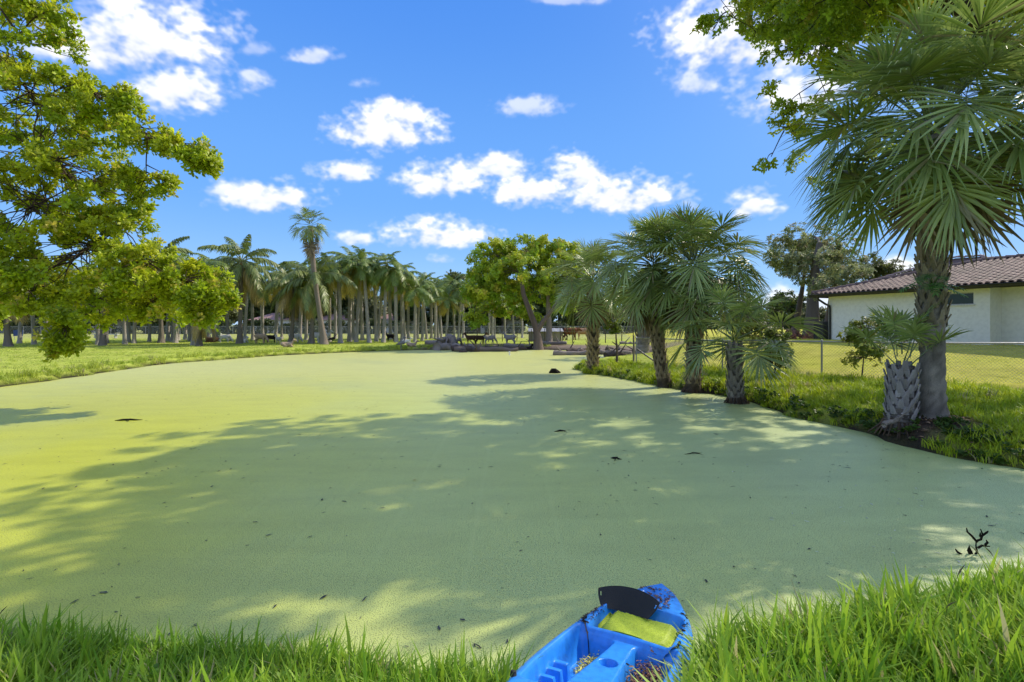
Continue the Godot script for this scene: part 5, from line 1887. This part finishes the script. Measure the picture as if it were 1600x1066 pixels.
func make_trees() -> void:
	# the overhanging tree on the left, rooted on the bank outside the picture
	rng.seed = 91
	var o := thing("broadleaf_tree", "yellow-green broadleaf tree overhanging the picture's left side", "tree", Vector3(-15.6, 0.1, -10.9))
	var tr := PackedVector3Array([Vector3(0, -0.3, 0), Vector3(0.15, 1.5, -0.1), Vector3(0.3, 3.0, -0.2), Vector3(0.9, 4.6, -0.3), Vector3(1.9, 6.2, -0.4), Vector3(2.8, 7.8, -0.3)])
	var L := []
	for l in [[30, 55, 12, 78, 60, 13], [-30, -40, 12, 110, 80, 16], [60, 180, 12.2, 105, 62, 20], [170, 160, 12, 48, 30, 10], [120, 130, 12.2, 40, 16, 5], [230, 215, 12, 40, 26, 8], [292, 235, 11.8, 34, 14, 7], [318, 258, 11.8, 16, 9, 3], [230, 290, 12.2, 36, 26, 7], [120, 290, 12.3, 100, 60, 20], [40, 330, 11.5, 90, 80, 20], [190, 360, 12.3, 55, 40, 12], [110, 410, 12, 105, 55, 20], [225, 425, 12, 68, 40, 15], [300, 440, 12, 48, 30, 12], [345, 470, 12, 18, 13, 4], [320, 492, 12, 26, 12, 4], [150, 478, 12, 70, 28, 12], [240, 482, 12.3, 55, 22, 8], [102, 515, 11, 24, 30, 7], [95, 548, 11, 11, 10, 2], [35, 450, 11.5, 60, 55, 12], [-80, 200, 12.5, 110, 180, 24], [-80, 420, 12.5, 90, 110, 16], [70, 20, 12, 35, 14, 4], [60, 250, 13.2, 120, 110, 16]]:
		L.append(far_lobe(l[0], l[1], l[2], l[3], l[4], int(l[5] * 2.2)))
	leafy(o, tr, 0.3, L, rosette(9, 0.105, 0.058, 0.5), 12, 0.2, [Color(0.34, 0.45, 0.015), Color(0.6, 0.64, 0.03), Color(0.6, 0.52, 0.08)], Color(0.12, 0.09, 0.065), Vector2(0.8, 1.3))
	# the big tree outside the picture on the right, whose boughs hang in at the top and shade the pond
	rng.seed = 92
	o = thing("broadleaf_tree", "large leafy tree whose boughs reach in over the big palm", "tree", Vector3(16.5, 0.4, -13.0))
	tr = PackedVector3Array([Vector3(0, -0.4, 0), Vector3(-0.2, 1.6, 0), Vector3(-0.5, 3.4, 0.1), Vector3(-1.6, 5.4, 0.2), Vector3(-3.0, 7.2, 0.2), Vector3(-4.6, 8.9, 0.2), Vector3(-6.0, 10.0, 0.2)])
	L = []
	for l in [[1130, 12, 13.5, 44, 22, 6], [1115, 45, 13.5, 16, 22, 2], [1178, 58, 13.6, 16, 12, 2], [1215, 20, 13.6, 45, 26, 5], [1290, 25, 13.4, 62, 36, 10], [1262, 95, 13.6, 62, 42, 10], [1228, 168, 13.8, 30, 22, 4], [1190, 140, 13.8, 18, 18, 2], [1225, 205, 13.8, 26, 22, 4], [1205, 245, 13.8, 14, 16, 2], [1300, 165, 14, 70, 50, 10], [1370, 60, 14, 90, 60, 16], [1470, 40, 14, 90, 45, 16], [1560, 90, 14.5, 80, 70, 12], [1590, 230, 14.5, 70, 80, 12], [1480, 170, 15, 90, 80, 12], [1300, 250, 14.5, 60, 36, 6], [1390, 240, 15, 70, 60, 8], [1520, 280, 15.5, 60, 50, 6], [1660, 150, 14.5, 90, 120, 12]]:
		L.append(far_lobe(l[0], l[1], l[2], l[3], l[4], int(l[5] * 0.95)))
	for l in [[7.2, 9.4, 11.3, 1.3], [7.0, 9.8, 9.8, 1.2], [7.6, 10.5, 9.8, 1.5], [8.8, 10.4, 10.1, 1.2], [8.3, 11.4, 14.6, 1.5], [7.6, 10.8, 13.0, 1.6], [9.4, 12.2, 15.6, 1.7], [7.6, 9.4, 11.6, 1.3], [9.2, 11.6, 13.2, 1.6], [11.2, 11.6, 12.8, 1.7], [10.6, 12.6, 15.6, 1.7], [9, 12.6, 16.4, 1.8], [9.6, 10.8, 12.2, 1.5], [10.5, 12.4, 14, 1.8], [12, 12.8, 16.9, 2], [12.7, 11.4, 12.8, 1.7], [13.8, 12.2, 15.2, 2], [14.8, 10.4, 13.0, 1.9], [15.2, 12, 18.2, 2.2], [13.5, 10.6, 12.4, 1.5], [14.5, 8.5, 11.7, 1.5], [13.2, 9.2, 11.4, 1.2], [16, 9.5, 12.7, 1.7], [18.0, 10, 14, 2.4], [17.5, 8, 10.5, 2.2]]:
		L.append([Vector3(l[0], l[1], -l[2]), Vector3(l[3] * 1.15, l[3] * 0.75, l[3] * 1.15), int(22 * l[3])])
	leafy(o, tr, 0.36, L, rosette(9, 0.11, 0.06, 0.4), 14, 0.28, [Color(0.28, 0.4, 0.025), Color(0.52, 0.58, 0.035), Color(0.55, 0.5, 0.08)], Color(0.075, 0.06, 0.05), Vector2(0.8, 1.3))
	# the forked tree on the far shore
	rng.seed = 93
	o = thing("broadleaf_tree", "spreading yellow-green tree with a forked trunk on the far shore", "tree", foot(838, 540))
	tr = PackedVector3Array([Vector3(0.2, -0.3, 0), Vector3(0.1, 0.9, 0), Vector3(-0.05, 1.7, 0), Vector3(-0.5, 2.9, 0.1), Vector3(-1.0, 4.2, 0.2), Vector3(-1.2, 5.6, 0.2)])
	L = []
	for l in [[775, 400, 42, 24], [825, 388, 40, 18], [870, 395, 38, 20], [755, 425, 34, 20], [810, 425, 50, 24], [880, 430, 40, 28], [790, 455, 44, 20], [750, 460, 26, 18], [850, 455, 34, 20], [765, 490, 26, 14], [735, 500, 15, 10], [885, 470, 28, 20], [800, 480, 30, 14], [905, 410, 26, 20], [900, 450, 30, 26], [830, 500, 14, 10]]:
		L.append(far_lobe(l[0], l[1], 42.5 + R(-2, 2), l[2], l[3], int(l[2] * l[3] / 29.0)))
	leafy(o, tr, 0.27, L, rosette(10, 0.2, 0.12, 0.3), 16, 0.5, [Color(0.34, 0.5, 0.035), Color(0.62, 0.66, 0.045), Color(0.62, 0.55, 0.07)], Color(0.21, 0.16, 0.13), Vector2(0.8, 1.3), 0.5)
	var fork := MB.new()
	fork.col = Color(0.2, 0.155, 0.125)
	fork.tube(PackedVector3Array([Vector3(0.05, 1.3, 0), Vector3(0.5, 2.1, 0.1), Vector3(1.3, 3.1, 0.1), Vector3(2.0, 4.3, 0.1), Vector3(2.4, 5.6, 0)]), PackedFloat32Array([0.2, 0.17, 0.14, 0.1, 0.05]), 9, 0.06)
	obj("bough", fork.mesh(M.bark), o)
	var pale := thing("bare_trunk", "pale straight trunk standing right of the forked tree, top lost in leaves", "tree", foot(858, 538))
	var pm := MB.new()
	pm.col = Color(0.36, 0.3, 0.24)
	pm.tube(PackedVector3Array([Vector3(0, -0.2, 0), Vector3(0, 0.6, 0), Vector3(-0.05, 2.5, 0), Vector3(-0.1, 4.8, 0)]), PackedFloat32Array([0.36, 0.27, 0.22, 0.14]), 10, 0.04)
	obj("trunk", pm.mesh(M.bark), pale)
	# grey-green fine-leaved trees left of the house
	rng.seed = 94
	o = thing("fine_leaved_tree", "tall grey-green fine-leaved tree with a thick trunk left of the house", "tree", foot(1268, 531, 1.0))
	tr = PackedVector3Array([Vector3(0, -0.3, 0), Vector3(0.05, 1.5, 0), Vector3(0.1, 3.0, 0), Vector3(0.3, 4.6, 0), Vector3(0.5, 5.8, 0)])
	L = []
	for l in [[1228, 385, 30, 16], [1262, 372, 44, 18], [1300, 385, 44, 24], [1240, 410, 32, 14], [1285, 412, 50, 22], [1320, 420, 36, 24], [1250, 432, 24, 14], [1310, 446, 34, 14], [1215, 400, 18, 12]]:
		L.append(far_lobe(l[0], l[1], 33.0 + R(-1.5, 1.5), l[2], l[3], int(l[2] * l[3] / 32.0)))
	var small := rosette(14, 0.13, 0.05, 0.3)
	var fine_tones := [Color(0.21, 0.26, 0.09), Color(0.4, 0.42, 0.18), Color(0.42, 0.35, 0.16)]
	leafy(o, tr, 0.34, L, small, 15, 0.42, fine_tones, Color(0.22, 0.19, 0.165), Vector2(0.8, 1.3), 0.5)
	o = thing("fine_leaved_tree", "slim leaning trunked tree left of the thick-trunked one, sparse crown", "tree", foot(1241, 528, 1.0))
	tr = PackedVector3Array([Vector3(0, -0.3, 0), Vector3(0.25, 1.5, 0), Vector3(0.55, 3.2, 0), Vector3(0.75, 4.6, 0)])
	L = []
	for l in [[1240, 395, 30, 14], [1222, 415, 18, 12], [1262, 405, 20, 12]]:
		L.append(far_lobe(l[0], l[1], 36.0, l[2], l[3], int(l[2] * l[3] / 34.0)))
	leafy(o, tr, 0.2, L, small, 13, 0.4, fine_tones, Color(0.14, 0.12, 0.11), Vector2(0.8, 1.3), 0.5)
	o = thing("fine_leaved_tree", "low many-stemmed tree close to the house corner", "tree", foot(1293, 534, 1.0))
	tr = PackedVector3Array([Vector3(0, -0.3, 0), Vector3(0.0, 0.9, 0), Vector3(0.1, 1.6, 0), Vector3(0.2, 2.4, 0)])
	L = []
	for l in [[1285, 450, 20, 14], [1310, 440, 22, 14], [1328, 425, 26, 16]]:
		L.append(far_lobe(l[0], l[1], 29.5, l[2], l[3], int(l[2] * l[3] / 30.0)))
	leafy(o, tr, 0.18, L, small, 12, 0.4, fine_tones, Color(0.26, 0.2, 0.15), Vector2(0.8, 1.3), 0.5)
	o = thing("fine_leaved_tree", "olive tree crown showing above the house's tiled hip", "tree", Vector3(24.5, 1.0, -33.0))
	tr = PackedVector3Array([Vector3(0, -0.3, 0), Vector3(0.0, 1.5, 0), Vector3(0.0, 3.0, 0), Vector3(0, 4.0, 0)])
	L = []
	for l in [[1372, 412, 22, 14], [1392, 425, 24, 16], [1355, 425, 18, 14], [1410, 440, 24, 12]]:
		L.append(far_lobe(l[0], l[1], 33.0, l[2], l[3], int(l[2] * l[3] / 26.0)))
	leafy(o, tr, 0.22, L, small, 14, 0.4, [Color(0.11, 0.14, 0.03), Color(0.2, 0.22, 0.06)], Color(0.2, 0.16, 0.13), Vector2(0.8, 1.3), 0.5)
	# saplings and shrubs by the wire fence
	rng.seed = 95
	var leafm := rosette(7, 0.1, 0.05, 0.2)
	for g in [["shrub", "round green shrub at the fence right of the low yellow-green palm", 1210, 588, [[1208, 545, 24, 20, 26], [1220, 562, 18, 16, 14], [1196, 560, 16, 14, 10], [1212, 520, 18, 14, 12]], Color(0.1, 0.15, 0.03), Color(0.22, 0.26, 0.06), 0.025], ["sapling", "thin sapling with yellow-green leaves at the fence, left of the stubby palm", 1346, 590, [[1352, 512, 18, 14, 16], [1340, 528, 20, 12, 16], [1360, 545, 20, 10, 10], [1345, 562, 22, 8, 6]], Color(0.16, 0.22, 0.03), Color(0.35, 0.36, 0.05), 0.016],
		["shrub", "yellow-green bush behind the low palm's fans", 1182, 578, [[1172, 500, 26, 22, 22], [1190, 525, 24, 20, 18], [1160, 520, 20, 16, 10]], Color(0.15, 0.2, 0.03), Color(0.32, 0.32, 0.07), 0.03], ["sapling", "slender staked sapling with a bright tuft on the grassy point", 964, 566, [[962, 506, 17, 9, 12], [955, 512, 12, 7, 6]], Color(0.16, 0.24, 0.03), Color(0.3, 0.36, 0.04), 0.04],
		["sapling", "upright leafy young tree between the low palm and the house", 1222, 545, [[1222, 468, 20, 14, 18], [1212, 485, 16, 12, 10], [1232, 484, 14, 12, 8]], Color(0.11, 0.18, 0.03), Color(0.24, 0.28, 0.05), 0.04]]:
		var base := foot(g[2], g[3], 0.4)
		var t := thing(g[0], g[1], g[0], base)
		var lobes := []
		var top := Vector3.ZERO
		for l in g[4]:
			var lb := far_lobe(l[0], l[1], -base.z, l[2], l[3], l[4])
			lobes.append(lb)
			if lb[0].y > top.y:
				top = lb[0]
		top -= base
		leafy(t, PackedVector3Array([Vector3(0, -0.1, 0), top * 0.33 + Vector3(0.02, 0, 0), top * 0.66, top * 0.9]), g[7], lobes, leafm, 6, 0.16, [g[5], g[6]], Color(0.2, 0.16, 0.12), Vector2(0.7, 1.2), 0.6)
	# low plants between the trees and the house
	for g in [["flower_bush", "low pinkish bush beyond the fence, left of the thick-trunked tree", 1250, 533, 26, 9, Color(0.3, 0.14, 0.12), Color(0.4, 0.22, 0.17)], ["shrub", "round pale brown bush in front of the thick trunk", 1283, 533, 14, 9, Color(0.32, 0.25, 0.15), Color(0.42, 0.33, 0.2)]]:
		var base := foot(g[2], g[3], 1.0)
		var t := thing(g[0], g[1], "bush", base)
		leafy(t, PackedVector3Array([Vector3(0, -0.1, 0), Vector3(0, 0.15, 0), Vector3(0, 0.3, 0)]), 0.03, [far_lobe(g[2], g[3] - 9, -base.z, g[4], g[5], 26)], leafm, 7, 0.2, [g[6], g[7]], Color(0.15, 0.12, 0.1), Vector2(0.7, 1.2), 0.6)
	# the tree line behind the pasture
	rng.seed = 96
	var clump := rosette(10, 0.55, 0.3, 0.2)
	var protos := []
	for k in 4:
		var t := thing("background_tree", "", "tree", Vector3.ZERO)
		var H: float = [9.0, 7.5, 10.5, 6.5][k]
		var lobes := []
		for q in 9:
			var a := q * 2.39996
			var rad := 2.6 * sqrt(q / 9.0)
			lobes.append([Vector3(cos(a) * rad, H * lerpf(0.82, 0.22, q / 9.0) * R(0.9, 1.1), sin(a) * rad), Vector3(1.7, 1.3, 1.7) * R(0.85, 1.2), 9])
		leafy(t, PackedVector3Array([Vector3(0, -0.5, 0), Vector3(0.1, H * 0.2, 0), Vector3(0.1, H * 0.4, 0), Vector3(0, H * 0.6, 0)]), 0.28, lobes, clump, 9, 0.8, [[Color(0.09, 0.13, 0.04), Color(0.19, 0.23, 0.07)], [Color(0.15, 0.18, 0.07), Color(0.27, 0.28, 0.13)], [Color(0.07, 0.11, 0.035), Color(0.15, 0.18, 0.055)], [Color(0.17, 0.21, 0.04), Color(0.3, 0.31, 0.08)]][k], Color(0.25, 0.21, 0.18), Vector2(0.8, 1.3), 0.55)
		protos.append(t)
	var n := 0
	var xs := []
	for k in 56:
		xs.append(-112.0 + k * 4.2)
	for k in xs.size():
		var z: float = -95.0 - 14.0 * absf(sin(k * 1.7)) - (8.0 if k % 3 == 0 else 0.0)
		var m: int = [0, 2, 1, 0, 3, 2, 1][k % 7]
		var t: Node3D = protos[m]
		if k > 0 and t.has_meta("used"):
			t = t.duplicate()
			t.name = numbered("background_tree")
			add_child(t)
		t.set_meta("used", true)
		t.position = Vector3(xs[k] + R(-1.5, 1.5), 0.2, z)
		t.rotation.y = R(0, TAU)
		var s := R(0.95, 1.3) * (1.0 if xs[k] < 12.0 else 0.7)
		t.scale = Vector3(s * R(1.0, 1.25), s, s * R(1.0, 1.25))
		tag(t, "%s of the dense trees behind the pasture fence, counting from the left" % (ORDINAL[k] if k < 28 else "%s to last" % ORDINAL[56 - k - 1]), "tree", "dense trees behind the pasture fence")
	var low := thing("background_shrub", "", "shrub", Vector3.ZERO)
	leafy(low, PackedVector3Array([Vector3(0, -0.2, 0), Vector3(0, 0.3, 0), Vector3(0, 0.6, 0)]), 0.1, [[Vector3(-1.2, 1.0, 0), Vector3(1.3, 1.0, 1.0), 12], [Vector3(1.2, 1.1, 0.2), Vector3(1.4, 1.1, 1.0), 12], [Vector3(0, 1.5, -0.3), Vector3(1.2, 0.9, 1.0), 9]], clump, 8, 0.6, [Color(0.06, 0.09, 0.03), Color(0.14, 0.17, 0.05)], Color(0.15, 0.12, 0.1), Vector2(0.5, 0.9), 0.5)
	for k in 50:
		var t: Node3D = low
		if k:
			t = low.duplicate()
			t.name = numbered("background_shrub")
			add_child(t)
		t.position = Vector3(-110.0 + k * 4.1 + R(-1, 1), 0.2, -91.5 + R(-1, 1))
		t.rotation.y = R(0, TAU)
		t.scale = Vector3.ONE * R(0.7, 1.15)
		tag(t, "%s dark bushy shrub of the hedge behind the pasture fence from the %s" % [ORDINAL[k] if k < 25 else ORDINAL[49 - k], "left" if k < 25 else "right"], "shrub", "dark shrubs behind the pasture fence")
	# houses glimpsed among those trees
	for g in [[30, 0.75, "white house glimpsed under the palms at the far left"], [150, 0.78, "white-walled house behind the left tree's hanging leaves"], [437, 0.5, "pink-roofed house glimpsed left of the leaning fan palm"], [535, 0.55, "pinkish house behind the front royal palm trunks"], [622, 0.75, "white house behind the middle royal palms"], [785, 0.72, "white house glimpsed left of the forked tree"]]:
		var h := thing("house", g[2], "house", far(g[0], 524, 103.0), 0.0, "houses glimpsed behind the pasture trees")
		h.position.y = 0.2
		var w := MB.new()
		w.col = Color(0.72, 0.68, 0.64)
		w.box(Transform3D(Basis.IDENTITY, Vector3(0, 1.4, 0)), Vector3(8.4, 2.8, 6.0))
		obj("wall", w.mesh(M.stucco), h)
		var r := MB.new()
		r.col = Color(0.4, 0.25, 0.22)
		var a := [Vector3(-4.7, 2.7, 3.5), Vector3(4.7, 2.7, 3.5), Vector3(4.7, 2.7, -3.5), Vector3(-4.7, 2.7, -3.5), Vector3(-1.5, 4.1, 0), Vector3(1.5, 4.1, 0)]
		r.face(a[0], a[1], a[5], a[4])
		r.face(a[1], a[2], a[5], a[5])
		r.face(a[2], a[3], a[4], a[5])
		r.face(a[3], a[0], a[4], a[4])
		r.face(a[0], a[1], a[2], a[3])
		obj("roof", r.mesh(M.clay), h)
		for x in [-2.6, 0.4, 2.7]:
			var f := MB.new()
			f.col = V(0.7)
			for b in [[-0.6, 0, 0.08, 1.1], [0.6, 0, 0.08, 1.1], [0, -0.55, 1.28, 0.08], [0, 0.55, 1.28, 0.08], [0, 0, 0.05, 1.05]]:
				f.box(Transform3D(Basis.IDENTITY, Vector3(x + b[0], 1.5 + b[1], 3.03)), Vector3(b[2], b[3], 0.08))
			var win := obj("window", f.mesh(M.paint), h)
			var pane := MB.new()
			pane.box(Transform3D(Basis.IDENTITY, Vector3(x, 1.5, 3.015)), Vector3(1.15, 1.05, 0.02))
			obj("pane", pane.mesh(M.glass), win)


func _ready() -> void:
	fine = noise(0.05, 4, FastNoiseLite.TYPE_SIMPLEX_SMOOTH, 2)
	broad = noise(0.05, 3, FastNoiseLite.TYPE_SIMPLEX_SMOOTH, 4)
	cloud = noise(0.15, 6, FastNoiseLite.TYPE_SIMPLEX_SMOOTH, 8)
	cloud2 = noise(0.5, 3, FastNoiseLite.TYPE_SIMPLEX_SMOOTH, 14)
	var cam := Camera3D.new()
	cam.name = "camera"
	cam.projection = Camera3D.PROJECTION_FRUSTUM
	cam.near = 0.05
	cam.far = 4000.0
	cam.size = 0.05 * 1066.0 / FOCAL
	cam.frustum_offset = Vector2(0, -0.05 * (533.0 - LEVEL) / FOCAL)
	cam.position = Vector3(0, EYE, 0)
	add_child(cam)
	var env := Environment.new()
	env.background_mode = Environment.BG_SKY
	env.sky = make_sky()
	env.background_energy_multiplier = 1.0
	env.tonemap_mode = Environment.TONE_MAPPER_LINEAR
	env.tonemap_exposure = 1.65
	env.sdfgi_enabled = true
	env.ssao_enabled = true
	env.ssil_enabled = true
	var we := WorldEnvironment.new()
	we.name = "world"
	we.environment = env
	add_child(we)
	var sun := DirectionalLight3D.new()
	sun.name = "sun"
	sun.light_energy = 0.92
	sun.light_color = Color(1.0, 0.955, 0.88)
	sun.light_angular_distance = 0.5
	sun.shadow_enabled = true
	sun.basis = Basis.looking_at(-SUN_TO)
	add_child(sun)
	var t0 := Time.get_ticks_msec()
	make_materials()
	plan_shore()
	make_ground()
	make_pond()
	print("ground ", Time.get_ticks_msec() - t0)
	make_house()
	make_fences()
	make_fronds()
	make_palms()
	print("palms ", Time.get_ticks_msec() - t0)
	make_trees()
	print("trees ", Time.get_ticks_msec() - t0)
	make_shore()
	make_animals()
	print("animals ", Time.get_ticks_msec() - t0)
	make_kayak()
	make_grass()
	print("grass ", Time.get_ticks_msec() - t0)
